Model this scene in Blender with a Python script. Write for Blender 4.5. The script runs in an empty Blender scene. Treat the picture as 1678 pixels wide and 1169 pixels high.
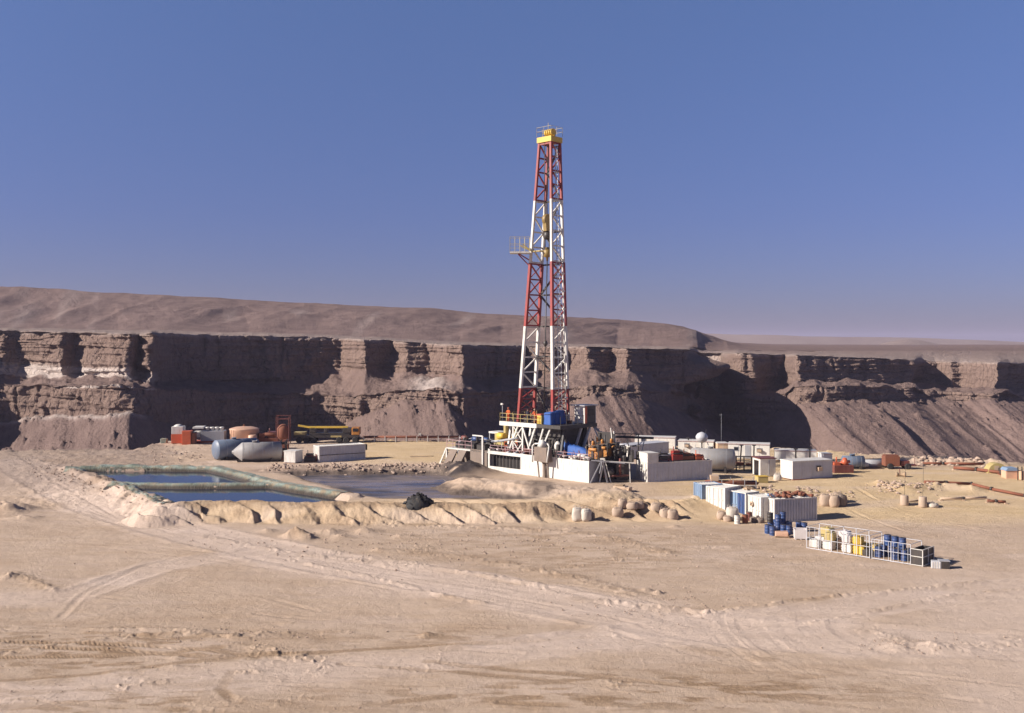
import bpy, bmesh, math, random
import numpy as np
from mathutils import Vector, Matrix

# ------------------------------------------------------------------ camera, sky, sun
R = math.radians
F = 1631.0          # focal length in photograph pixels
HY = 562.0          # row of the true horizon
CX = 839.0
CZ = 18.0           # eye height above the lower ground
PAD = 1.2           # level of the drilling pad
random.seed(7)
sc = bpy.context.scene
cam = bpy.data.cameras.new('camera'); camo = bpy.data.objects.new('camera', cam)
sc.collection.objects.link(camo); sc.camera = camo
camo.location = (0, 0, CZ); camo.rotation_euler = (R(90), 0, 0)
cam.sensor_width = 36.0; cam.lens = 36.0 * F / 1678.0
cam.shift_y = -(584.5 - HY) / 1678.0
cam.clip_start = 0.5; cam.clip_end = 30000

SUN_EL = 28.0
SUN_AZ = 256.0       # compass bearing of the sun seen from the camera (view direction = 0, right = 90)
w = bpy.data.worlds.new('World'); sc.world = w; w.use_nodes = True
nt = w.node_tree; nt.nodes.clear()
sky = nt.nodes.new('ShaderNodeTexSky'); sky.sky_type = 'NISHITA'; sky.sun_disc = False
sky.sun_elevation = R(SUN_EL); sky.sun_rotation = R(SUN_AZ)
sky.altitude = 300; sky.air_density = 0.75; sky.dust_density = 0.6; sky.ozone_density = 2.2
bg = nt.nodes.new('ShaderNodeBackground'); bg.inputs['Strength'].default_value = 0.056
out = nt.nodes.new('ShaderNodeOutputWorld')
# film tint of the desert sky: mauve towards the horizon, blue above
geo = nt.nodes.new('ShaderNodeTexCoord'); sep = nt.nodes.new('ShaderNodeSeparateXYZ')
ramp = nt.nodes.new('ShaderNodeValToRGB')
mix = nt.nodes.new('ShaderNodeMix'); mix.data_type = 'RGBA'; mix.blend_type = 'MULTIPLY'; mix.inputs[0].default_value = 1.0
cr = ramp.color_ramp; cr.elements[0].position = 0.0; cr.elements[0].color = (0.50, 0.42, 0.63, 1)
cr.elements[1].position = 0.36; cr.elements[1].color = (1.10, 1.12, 1.42, 1)
e = cr.elements.new(0.75); e.color = (0.22, 0.25, 0.42, 1)
e = cr.elements.new(0.12); e.color = (0.66, 0.62, 0.92, 1)
nt.links.new(geo.outputs['Generated'], sep.inputs[0]); nt.links.new(sep.outputs['Z'], ramp.inputs[0])
nt.links.new(sky.outputs[0], mix.inputs[6]); nt.links.new(ramp.outputs[0], mix.inputs[7])
nt.links.new(mix.outputs[2], bg.inputs[0]); nt.links.new(bg.outputs[0], out.inputs[0])

sl = bpy.data.lights.new('sun', 'SUN'); sl.energy = 4.9; sl.angle = R(0.5); sl.color = (1.0, 0.92, 0.82)
so = bpy.data.objects.new('sun', sl); sc.collection.objects.link(so)
az, el = R(SUN_AZ), R(SUN_EL)
TS = Vector((math.sin(az) * math.cos(el), math.cos(az) * math.cos(el), math.sin(el)))
so.rotation_euler = TS.to_track_quat('Z', 'Y').to_euler(); so.location = (-60, 40, 80)
sc.view_settings.view_transform = 'Standard'; sc.view_settings.look = 'None'
sc.view_settings.gamma = 1.0; sc.view_settings.use_curve_mapping = False
sc.view_settings.exposure = 0.70
sc.cycles.volume_bounces = 0; sc.cycles.max_bounces = 6

# ------------------------------------------------------------------ noise
def _hash(ix, iy, iz, s):
    h = (ix.astype(np.int64) * 374761393 + iy.astype(np.int64) * 668265263 + iz.astype(np.int64) * 2147483647 + s * 974634777) & 0xffffffff
    h = ((h ^ (h >> 13)) * 1274126177) & 0xffffffff
    h = (h ^ (h >> 16)) * 2246822519 & 0xffffffff
    return ((h ^ (h >> 15)) & 0xffffff) / float(0xffffff)
def vnoise(x, y, z=None, s=0):
    x = np.asarray(x, float); y = np.asarray(y, float)
    z = np.zeros_like(x) if z is None else np.asarray(z, float) + np.zeros_like(x)
    ix, iy, iz = np.floor(x), np.floor(y), np.floor(z)
    fx, fy, fz = x - ix, y - iy, z - iz
    fx, fy, fz = [t * t * t * (t * (t * 6 - 15) + 10) for t in (fx, fy, fz)]
    r = 0
    for dx in (0, 1):
        for dy in (0, 1):
            for dz in (0, 1):
                wgt = (fx if dx else 1 - fx) * (fy if dy else 1 - fy) * (fz if dz else 1 - fz)
                r = r + wgt * _hash(ix + dx, iy + dy, iz + dz, s)
    return r * 2 - 1
def vnoise2(x, y, s=0):
    x = np.asarray(x, float); y = np.asarray(y, float)
    ix, iy = np.floor(x), np.floor(y); fx, fy = x - ix, y - iy
    fx, fy = [t * t * t * (t * (t * 6 - 15) + 10) for t in (fx, fy)]
    z = np.zeros_like(ix); a = _hash(ix, iy, z, s); b = _hash(ix + 1, iy, z, s); c = _hash(ix, iy + 1, z, s); d = _hash(ix + 1, iy + 1, z, s)
    return ((a * (1 - fx) + b * fx) * (1 - fy) + (c * (1 - fx) + d * fx) * fy) * 2 - 1
def fbm(x, y, z=None, o=4, s=0, g=0.5):
    a, f, r, n = 1.0, 1.0, 0, 0
    for i in range(o):
        r = r + a * (vnoise2(x * f + 17.3 * i, y * f - 9.1 * i, s + i) if z is None else vnoise(x * f + 17.3 * i, y * f - 9.1 * i, z * f + 5.7 * i, s + i)); n += a
        a *= g; f *= 2.03
    return r / n
def ridged(x, y, z=None, o=4, s=0):
    a, f, r, n = 1.0, 1.0, 0, 0
    for i in range(o):
        v = vnoise2(x * f + 3.3 * i, y * f, s + i) if z is None else vnoise(x * f + 3.3 * i, y * f, z * f, s + i)
        r = r + a * (1 - 2 * np.abs(v)); n += a
        a *= 0.5; f *= 2.1
    return r / n
def sstep(a, b, x):
    t = np.clip((x - a) / (b - a), 0, 1); return t * t * (3 - 2 * t)

# ------------------------------------------------------------------ helpers
def G(px, py, z=PAD):
    """the point of the level z that the photograph shows at pixel px, py"""
    D = (CZ - z) * F / (py - HY)
    return ((px - CX) * D / F, D)
def AT(px, py, D):
    """the point at distance D the photograph shows at pixel px, py"""
    return Vector(((px - CX) * D / F, D, CZ - (py - HY) * D / F))
def segd(X, Y, pts):
    """distance to a polyline and length along it"""
    best = np.full(X.shape, 1e9); par = np.zeros(X.shape); side = np.zeros(X.shape); acc = 0.0
    for (x0, y0), (x1, y1) in zip(pts[:-1], pts[1:]):
        dx, dy = x1 - x0, y1 - y0; L = math.hypot(dx, dy)
        t = np.clip(((X - x0) * dx + (Y - y0) * dy) / (L * L), 0, 1)
        d = np.hypot(X - x0 - t * dx, Y - y0 - t * dy)
        sd = ((X - x0) * dy - (Y - y0) * dx) / L
        m = d < best
        best = np.where(m, d, best); par = np.where(m, acc + t * L, par); side = np.where(m, sd, side)
        acc += L
    return best, par, side
def inpoly(X, Y, pts):
    c = np.zeros(X.shape, bool); n = len(pts)
    for i in range(n):
        x0, y0 = pts[i]; x1, y1 = pts[(i + 1) % n]
        if y0 == y1: continue
        k = ((y0 > Y) != (y1 > Y)) & (X < (x1 - x0) * (Y - y0) / (y1 - y0) + x0)
        c ^= k
    return c

def tag(o, label=None, cat=None, group=None, kind=None):
    if label: o['label'] = label
    if cat: o['category'] = cat
    if group: o['group'] = group
    if kind: o['kind'] = kind
    return o
def empty(name, loc, rz=0.0, label=None, cat=None, group=None):
    o = bpy.data.objects.new(name, None); sc.collection.objects.link(o)
    o.location = loc; o.rotation_euler = (0, 0, rz); o.empty_display_size = 0.5
    return tag(o, label, cat, group)
def copy_tree(o, parent=None):
    c = o.copy(); sc.collection.objects.link(c)
    if parent: c.parent = parent
    for ch in [q for q in bpy.data.objects if q.parent == o]: copy_tree(ch, c)
    return c

class MB:
    def __init__(s): s.v = []; s.f = []; s.sm = []
    def add(s, vs, fs, smooth=False):
        b = len(s.v); s.v += [tuple(v) for v in vs]
        for f in fs: s.f.append([b + i for i in f]); s.sm.append(smooth)
        return s
    def box(s, x0, y0, z0, x1, y1, z1, jit=0):
        vs = [(x, y, z) for x in (x0, x1) for y in (y0, y1) for z in (z0, z1)]
        if jit: vs = [(a + random.uniform(-jit, jit), b + random.uniform(-jit, jit), c + random.uniform(-jit, jit)) for a, b, c in vs]
        return s.add(vs, [(0, 1, 3, 2), (4, 6, 7, 5), (0, 4, 5, 1), (2, 3, 7, 6), (0, 2, 6, 4), (1, 5, 7, 3)])
    def bar(s, p, q, w=0.1, h=None):
        h = h or w; p = Vector(p); q = Vector(q); d = (q - p).normalized()
        up = Vector((0, 0, 1)) if abs(d.z) < 0.95 else Vector((1, 0, 0))
        a = d.cross(up).normalized() * w / 2; b = d.cross(a).normalized() * h / 2
        vs = [p - a - b, p + a - b, p + a + b, p - a + b, q - a - b, q + a - b, q + a + b, q - a + b]
        return s.add(vs, [(3, 2, 1, 0), (4, 5, 6, 7), (0, 1, 5, 4), (1, 2, 6, 5), (2, 3, 7, 6), (3, 0, 4, 7)])
    def lathe(s, p, q, prof, n=16, cap=True):
        """prof: (t along p-q, radius)"""
        p = Vector(p); q = Vector(q); d = (q - p); dn = d.normalized()
        up = Vector((0, 0, 1)) if abs(dn.z) < 0.95 else Vector((1, 0, 0))
        a = dn.cross(up).normalized(); b = dn.cross(a).normalized()
        vs = []; fs = []
        for t, r in prof:
            for k in range(n):
                th = 2 * math.pi * k / n
                vs.append(p + d * t + (a * math.cos(th) + b * math.sin(th)) * max(r, 1e-4))
        for i in range(len(prof) - 1):
            for k in range(n):
                k2 = (k + 1) % n
                fs.append((i * n + k, i * n + k2, (i + 1) * n + k2, (i + 1) * n + k))
        s.add(vs, fs, True)
        if cap:
            b0 = len(s.v) - len(vs)
            s.f.append([b0 + k for k in range(n)][::-1]); s.sm.append(False)
            s.f.append([b0 + (len(prof) - 1) * n + k for k in range(n)]); s.sm.append(False)
        return s
    def tube(s, p, q, r=0.05, n=8): return s.lathe(p, q, [(0, r), (1, r)], n)
    def path(s, pts, r=0.04, n=6):
        for a, b in zip(pts[:-1], pts[1:]): s.tube(a, b, r, n)
        return s
    def ball(s, c, r, n=12, sq=(1, 1, 1), lump=0, seed=0):
        vs = []; fs = []; m = n // 2 + 1
        rnd = random.Random(seed)
        for i in range(m + 1):
            ph = math.pi * i / m
            for k in range(n):
                th = 2 * math.pi * k / n
                q = 1 + (rnd.uniform(-lump, lump) if lump else 0)
                vs.append((c[0] + r * sq[0] * q * math.sin(ph) * math.cos(th), c[1] + r * sq[1] * q * math.sin(ph) * math.sin(th), c[2] + r * sq[2] * q * math.cos(ph)))
        for i in range(m):
            for k in range(n):
                fs.append((i * n + k, (i + 1) * n + k, (i + 1) * n + (k + 1) % n, i * n + (k + 1) % n))
        return s.add(vs, fs, True)
    def prism(s, poly, h0, h1, axis='y'):
        """poly of (u,v) extruded along axis"""
        n = len(poly)
        def P(u, v, h): return (u, h, v) if axis == 'y' else ((h, u, v) if axis == 'x' else (u, v, h))
        vs = [P(u, v, h0) for u, v in poly] + [P(u, v, h1) for u, v in poly]
        fs = [tuple(range(n))[::-1], tuple(range(n, 2 * n))] + [(i, (i + 1) % n, n + (i + 1) % n, n + i) for i in range(n)]
        return s.add(vs, fs)
    def corr(s, o, du, dv, nrm, L, H, pitch=0.28, dep=0.05):
        """corrugated sheet: origin o, du along, dv up, outward normal nrm"""
        o, du, dv, nrm = map(Vector, (o, du, dv, nrm))
        n = max(2, int(L / pitch)); pr = []
        for i in range(n):
            for t, d in ((0, 0), (0.3, 0), (0.5, -dep), (0.8, -dep)): pr.append((L * (i + t) / n, d))
        pr.append((L, 0))
        vs = [o + du * u + nrm * d + dv * h for u, d in pr for h in (0, H)]
        fs = [(2 * i, 2 * i + 2, 2 * i + 3, 2 * i + 1) for i in range(len(pr) - 1)]
        return s.add(vs, fs)
    def rail(s, pts, h=1.05, r=0.03, step=1.5):
        """hand rail along pts (standing line) with a mid rail and posts"""
        for a, b in zip(pts[:-1], pts[1:]):
            a = Vector(a); b = Vector(b); L = (b - a).length; n = max(1, round(L / step))
            for k in (1.0, 0.52): s.bar(a + Vector((0, 0, h * k)), b + Vector((0, 0, h * k)), r * 2)
            for i in range(n + 1):
                p = a.lerp(b, i / n); s.bar(p, p + Vector((0, 0, h)), r * 2)
        return s
    def build(s, name, mat, parent=None, loc=None, bevel=0):
        me = bpy.data.meshes.new(name); me.from_pydata(s.v, [], s.f)
        me.polygons.foreach_set('use_smooth', s.sm); me.update()
        bm = bmesh.new(); bm.from_mesh(me); bmesh.ops.recalc_face_normals(bm, faces=bm.faces) if len(me.polygons) < 60000 else None
        bm.to_mesh(me); bm.free()
        o = bpy.data.objects.new(name, me); sc.collection.objects.link(o); me.materials.append(mat)
        if parent: o.parent = parent
        if loc is not None: o.location = loc
        if bevel:
            m = o.modifiers.new('bevel', 'BEVEL'); m.width = bevel; m.segments = 1; m.limit_method = 'ANGLE'
        return o

# ------------------------------------------------------------------ materials
def newmat(name):
    m = bpy.data.materials.new(name); m.use_nodes = True; t = m.node_tree; t.nodes.clear()
    o = t.nodes.new('ShaderNodeOutputMaterial'); b = t.nodes.new('ShaderNodeBsdfPrincipled')
    t.links.new(b.outputs[0], o.inputs[0]); return m, t, b
def N(t, kind, **kw):
    n = t.nodes.new('ShaderNode' + kind)
    for k, v in kw.items():
        if k.startswith('i_'): n.inputs[k[2:].replace('_', ' ')].default_value = v
        else: setattr(n, k, v)
    return n
def mixc(t, fac, a, b, mode='MIX'):
    n = N(t, 'Mix', data_type='RGBA', blend_type=mode)
    for i, v in ((0, fac), (6, a), (7, b)):
        if isinstance(v, (int, float)): n.inputs[i].default_value = v
        elif isinstance(v, tuple): n.inputs[i].default_value = v + (1,) if len(v) == 3 else v
        else: t.links.new(v, n.inputs[i])
    return n.outputs[2]
def ramp2(t, src, a, b, lo=0.0, hi=1.0):
    n = N(t, 'MapRange', clamp=True); n.inputs[1].default_value = a; n.inputs[2].default_value = b
    n.inputs[3].default_value = lo; n.inputs[4].default_value = hi
    t.links.new(src, n.inputs[0]); return n.outputs[0]
def noise(t, scale, detail=4, vec=None, rough=0.6):
    n = N(t, 'TexNoise'); n.inputs['Scale'].default_value = scale; n.inputs['Detail'].default_value = detail
    n.inputs['Roughness'].default_value = rough
    if vec is not None: t.links.new(vec, n.inputs['Vector'])
    return n.outputs['Fac']
def vec(t, sx=1, sy=1, sz=1, src='Object'):
    c = N(t, 'TexCoord'); m = N(t, 'Mapping'); m.inputs['Scale'].default_value = (sx, sy, sz)
    t.links.new(c.outputs[src], m.inputs[0]); return m.outputs[0]
def bump(t, b, h, strength, dist):
    n = N(t, 'Bump'); n.inputs['Strength'].default_value = strength; n.inputs['Distance'].default_value = dist
    t.links.new(h, n.inputs['Height']); t.links.new(n.outputs[0], b.inputs['Normal'])
MATS = {}
def paint(name, col, rough=0.5, dirt=(0.30, 0.21, 0.14), amt=0.35, metal=0.0, streak=True, bmp=0.0, second=None):
    """weathered paint: dust in clouds, vertical run marks, rust flecks"""
    if name in MATS: return MATS[name]
    m, t, b = newmat(name)
    n1 = noise(t, 0.9, 6, vec(t)); n2 = noise(t, 3.0, 5, vec(t, 2.2, 2.2, 0.25)) ; n3 = noise(t, 9, 4, vec(t))
    c = mixc(t, ramp2(t, n1, 0.35, 0.7), tuple(x * 0.86 for x in col), tuple(min(1, x * 1.06) for x in col))
    if second: c = mixc(t, ramp2(t, noise(t, 1.6, 3, vec(t)), 0.48, 0.56), c, second)
    if streak: c = mixc(t, ramp2(t, n2, 0.5, 0.78, 0, amt), c, dirt)
    c = mixc(t, ramp2(t, n3, 0.6, 0.75, 0, amt), c, dirt)
    t.links.new(c, b.inputs['Base Color']); b.inputs['Roughness'].default_value = rough; b.inputs['Metallic'].default_value = metal
    if bmp: bump(t, b, n3, bmp, 0.03)
    MATS[name] = m; return m
M = dict(
    white=paint('white_paint', (0.68, 0.65, 0.60), amt=0.65),
    dirtywhite=paint('dirty_white_paint', (0.66, 0.63, 0.58), amt=0.5),
    grey=paint('grey_paint', (0.36, 0.36, 0.38)),
    grey_and_shade=paint('pale_grey_and_shade', (0.50, 0.50, 0.53), amt=0.35),  # grey sheet; also paints shade on the sides of white containers and cabins
    red=paint('red_paint', (0.30, 0.028, 0.022), amt=0.2, second=(0.22, 0.03, 0.025)),
    orange=paint('red_orange_paint', (0.55, 0.11, 0.04), amt=0.25),
    rust=paint('rust', (0.22, 0.075, 0.04), rough=0.8, dirt=(0.10, 0.05, 0.035), amt=0.6, bmp=0.4),
    yellow=paint('yellow_paint', (0.68, 0.45, 0.06), amt=0.3),
    paleyellow=paint('faded_yellow_paint', (0.46, 0.36, 0.14), amt=0.6),
    engine=paint('orange_yellow_paint', (0.50, 0.20, 0.03), amt=0.6, second=(.30, .12, .03)),
    blue=paint('blue_paint', (0.03, 0.07, 0.20), amt=0.5, rough=0.45),
    skyblue=paint('light_blue_paint', (0.20, 0.29, 0.42), amt=0.4),
    brightblue=paint('bright_blue_cloth', (0.02, 0.09, 0.34), amt=0.12, rough=0.7, bmp=0.3),
    dark=paint('dark_steel', (0.045, 0.038, 0.035), amt=0.4, dirt=(0.14, 0.10, 0.07)),
    darkred=paint('dark_red_steel', (0.16, 0.045, 0.035), amt=0.3),
    steel=paint('bare_steel', (0.42, 0.41, 0.40), rough=0.42, metal=0.6, amt=0.4),
    blockyellow=paint('oily_yellow_paint', (0.26, 0.17, 0.045), amt=0.6),
    tankgrey=paint('weathered_grey_tank', (0.30, 0.29, 0.29), rough=0.55, amt=0.6),
    bluesteel=paint('blue_grey_tank_paint', (0.13, 0.17, 0.24), rough=0.5, amt=0.5),
    tan=paint('tan_paint', (0.55, 0.40, 0.28), amt=0.3),
    salmon=paint('salmon_tank_paint', (0.62, 0.38, 0.26), amt=0.3),
    sack=paint('woven_sack', (0.44, 0.33, 0.25), rough=0.9, amt=0.3, bmp=0.6),
    whitesack=paint('white_woven_sack', (0.56, 0.49, 0.42), rough=0.9, amt=0.3, bmp=0.6),
    plastic=paint('white_plastic', (0.66, 0.60, 0.58), rough=0.4, amt=0.2),
    mud=paint('dried_mud', (0.22, 0.17, 0.14), rough=0.9, amt=0.6, bmp=0.6),
    rubber=paint('black_rubber', (0.02, 0.02, 0.022), rough=0.8, amt=0.25),
    hut=paint('cream_cabin_paint', (0.74, 0.70, 0.63), amt=0.2),
    pinkroof=paint('mauve_roof_paint', (0.40, 0.25, 0.26), amt=0.2),
    wood=paint('weathered_wood', (0.36, 0.25, 0.16), rough=0.9, amt=0.5, bmp=0.5),
    glass=paint('dark_window', (0.02, 0.025, 0.035), rough=0.15, amt=0.05),
    skin=paint('skin', (0.30, 0.17, 0.11), rough=0.6, amt=0.05),
    coverall=paint('orange_coverall', (0.62, 0.14, 0.04), rough=0.9, amt=0.1),
    navycloth=paint('navy_coverall', (0.03, 0.035, 0.06), rough=0.9, amt=0.1),
)

# ------------------------------------------------------------------ the terrain
def tab(px, rows): 
    xs = [r[0] for r in rows]; return np.interp(px, xs, [r[1] for r in rows])
TOE = [(-3000, 112), (-300, 112), (0, 108), (100, 106), (250, 101), (300, 101), (560, 101.5), (640, 101), (1130, 100.5), (1200, 100), (1345, 100), (1700, 98), (4000, 98)]
CRE = [(-3000, 150), (-300, 150), (0, 146), (100, 134), (200, 116), (270, 107), (560, 106), (640, 106), (1130, 106), (1200, 109), (1345, 120), (1700, 128), (4000, 130)]
EDG = [(-4000, 150), (-400, 154), (0, 155), (230, 158), (275, 172), (420, 172), (560, 172), (760, 172), (900, 168), (1200, 160), (1400, 152), (1550, 147), (1678, 138), (2100, 130), (4000, 130)]
P = lambda px, py, z=1.5: G(px, py, z)
ring = [P(112, 766), P(355, 765), P(450, 789), P(575, 809), P(560, 818, 1.9), P(275, 818, 1.9), P(190, 791)]
b_far = [P(108, 766), P(200, 763), P(360, 765)]
b_mid = [P(185, 787, 1.7), P(300, 789, 1.7), P(460, 788, 1.7)]
b_left = [P(112, 766), P(190, 790), P(275, 818, 1.9)]
b_front = [P(268, 822, 1.9), P(330, 816, 1.9), P(440, 817, 1.9), P(560, 818, 1.9), P(640, 820, 1.8), P(760, 822, 1.6), P(900, 822, 1.4)]
b_right = [P(355, 765), P(400, 776), P(450, 789), P(500, 798), P(580, 810)]
mudpoly = [P(458, 780, .8), P(520, 773, .8), P(640, 769, .8), P(742, 768, .8), P(760, 782, .8), P(830, 796, .8), P(905, 806, .8), P(930, 815, .8), P(860, 823, .8), P(620, 822, .8), P(575, 812, .8), P(500, 794, .8)]
b_bank = [P(775, 785, 1.9), P(850, 792, 1.9), P(930, 803, 1.7), P(1000, 810, 1.5)]
b_rub = [P(440, 768), P(520, 765), P(640, 764), P(735, 763)]
gz = lambda px, py: G(px, py, 0)
windrows = [  # (polyline, height, half width)
    ([gz(1150, 1007), gz(1230, 995), gz(1300, 985), gz(1400, 975), gz(1500, 966), gz(1610, 953)], .16, .35),
    ([gz(980, 985), gz(1100, 996), gz(1160, 1003)], .10, .4),
    ([gz(505, 925), gz(560, 935), gz(640, 952), gz(730, 978), gz(790, 990)], .13, .4),
    ([gz(330, 880), gz(470, 905), gz(640, 925), gz(820, 945), gz(960, 985), gz(1100, 1000)], .10, .6),
    ([gz(560, 858), gz(700, 862), gz(850, 866), gz(990, 880), gz(1090, 905)], .14, .9),
    ([gz(640, 905), gz(760, 912), gz(840, 925), gz(950, 950), gz(1040, 975)], .12, .9),
    ([gz(1330, 1020), gz(1440, 1000), gz(1560, 975), gz(1700, 962)], .10, .35),
    ([gz(1430, 1035), gz(1500, 1058), gz(1570, 1064), gz(1680, 1050)], .12, .9),
    ([gz(1100, 1055), gz(1200, 1075), gz(1260, 1080)], .05, .4),
    ([gz(0, 1070), gz(130, 1052), gz(230, 1040), gz(310, 1038), gz(400, 1045), gz(480, 1038)], .14, .5),
    ([gz(150, 1030), gz(260, 1030), gz(330, 1034)], .12, .4),
    ([gz(20, 940), gz(60, 955), gz(85, 968)], .14, .5),
]
tracks = [  # (polyline, with lugs)
    ([gz(-60, 1078), gz(120, 1074), gz(260, 1070), gz(360, 1062)], 1), ([gz(-60, 1048), gz(90, 1052), gz(240, 1056), gz(340, 1066), gz(420, 1078)], 1), ([gz(60, 1098), gz(200, 1085), gz(310, 1074)], 0), ([gz(-40, 1030), gz(140, 1036), gz(300, 1050)], 0),
    ([gz(650, 1066), gz(760, 1063), gz(850, 1070)], 0), ([gz(1090, 1120), gz(1240, 1133), gz(1420, 1160)], 0), ([gz(330, 965), gz(420, 975), gz(520, 1000)], 0), ([gz(820, 1150), gz(1000, 1160)], 1),
    ([gz(930, 960), gz(1030, 975), gz(1130, 1003)], 0), ([gz(1130, 1010), gz(1210, 1014), gz(1330, 996)], 0), ([gz(420, 1005), gz(640, 1025), gz(820, 1030)], 0),
    ([gz(-80, 1120), gz(150, 1104), gz(300, 1086), gz(430, 1074), gz(560, 1066), gz(700, 1058), gz(840, 1052), gz(1000, 1040)], 1),
    ([gz(40, 1060), gz(200, 1063), gz(330, 1077)], 1),
    ([gz(-60, 1160), gz(60, 1150), gz(200, 1158), gz(300, 1165)], 1),
    ([gz(560, 1085), gz(840, 1110), gz(950, 1121), gz(1120, 1140), gz(1320, 1167)], 1),
    ([gz(700, 1083), gz(840, 1098), gz(960, 1108), gz(1100, 1122), gz(1260, 1142), gz(1480, 1168)], 1),
    ([gz(-40, 880), gz(150, 886), gz(330, 905), gz(520, 930), gz(800, 975), gz(1000, 1010), gz(1250, 1075), gz(1700, 1130)], 0),
    ([gz(-40, 892), gz(160, 897), gz(330, 917), gz(500, 940), gz(780, 990), gz(980, 1026), gz(1200, 1090), gz(1600, 1150)], 0),
    ([gz(100, 1010), gz(140, 970), gz(230, 930), gz(330, 905)], 0),
    ([gz(30, 760), gz(90, 800), gz(200, 850), gz(330, 885)], 0),
    ([gz(50, 758), gz(130, 800), gz(240, 845), gz(380, 885)], 0),
    ([gz(380, 1100), gz(360, 1130), gz(385, 1150)], 1),
    ([gz(740, 1140), gz(640, 1150), gz(560, 1160)], 1),
    ([gz(980, 1030), gz(1140, 1020), gz(1300, 1003), gz(1500, 985), gz(1720, 958)], 0),
    ([gz(1020, 1042), gz(1160, 1032), gz(1320, 1014), gz(1500, 996), gz(1720, 975)], 0),
    ([gz(1380, 835), gz(1480, 870), gz(1640, 905)], 0), ([gz(1400, 815), gz(1500, 850), gz(1680, 880)], 0),
    ([gz(1370, 800), gz(1440, 830), gz(1560, 838), gz(1700, 842)], 0),
    ([gz(240, 1135), gz(420, 1120), gz(640, 1128)], 0), ([gz(0, 985), gz(120, 975), gz(250, 985)], 0),
]
for k in range(0):      # the turning circle on the right
    cx, cy = 1290 - k * 6, 1012
    tracks.append(([gz(cx - 150 + k * 42, cy - 8), gz(cx - 125 + k * 40, cy + 14), gz(cx - 70 + k * 36, cy + 34), gz(cx + 20 + k * 30, cy + 50), gz(cx + 180 + k * 30, cy + 72)], 0))
roadA = [gz(20, 770), gz(160, 830), gz(330, 880), gz(520, 920), gz(760, 960), gz(1000, 1005), gz(1240, 1040), gz(1680, 1060)]
roadB = [gz(-100, 1150), gz(300, 1115), gz(700, 1085), gz(1000, 1045), gz(1300, 1010), gz(1700, 960)]
roadC = [gz(-60, 990), gz(120, 975), gz(260, 930), gz(420, 905)]
mounds = [(768, 787, 2.6, 1.0), (738, 785, 2.3, .8), (790, 790, 2.0, .5), (487, 880, 1.15, 1.0), (503, 884, .8, .5), (540, 874, 1.3, .5), (600, 872, 1.2, .35), (560, 882, 1.0, .3), (12, 838, 2.6, 1.0), (40, 850, 1.6, .35),
          (440, 872, .9, .25), (1078, 972, .35, .25), (1060, 968, .4, .22), (660, 880, 1.0, .25), (700, 1042, .5, .18), (385, 1042, .5, .2), (430, 1038, .5, .2),
          (620, 903, .5, .2), (935, 868, .8, .2), (1105, 865, .6, .2), (15, 948, .8, .35), (1470, 1063, .9, .25), (1530, 1062, .9, .22), (290, 1078, .4, .12)]

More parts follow.
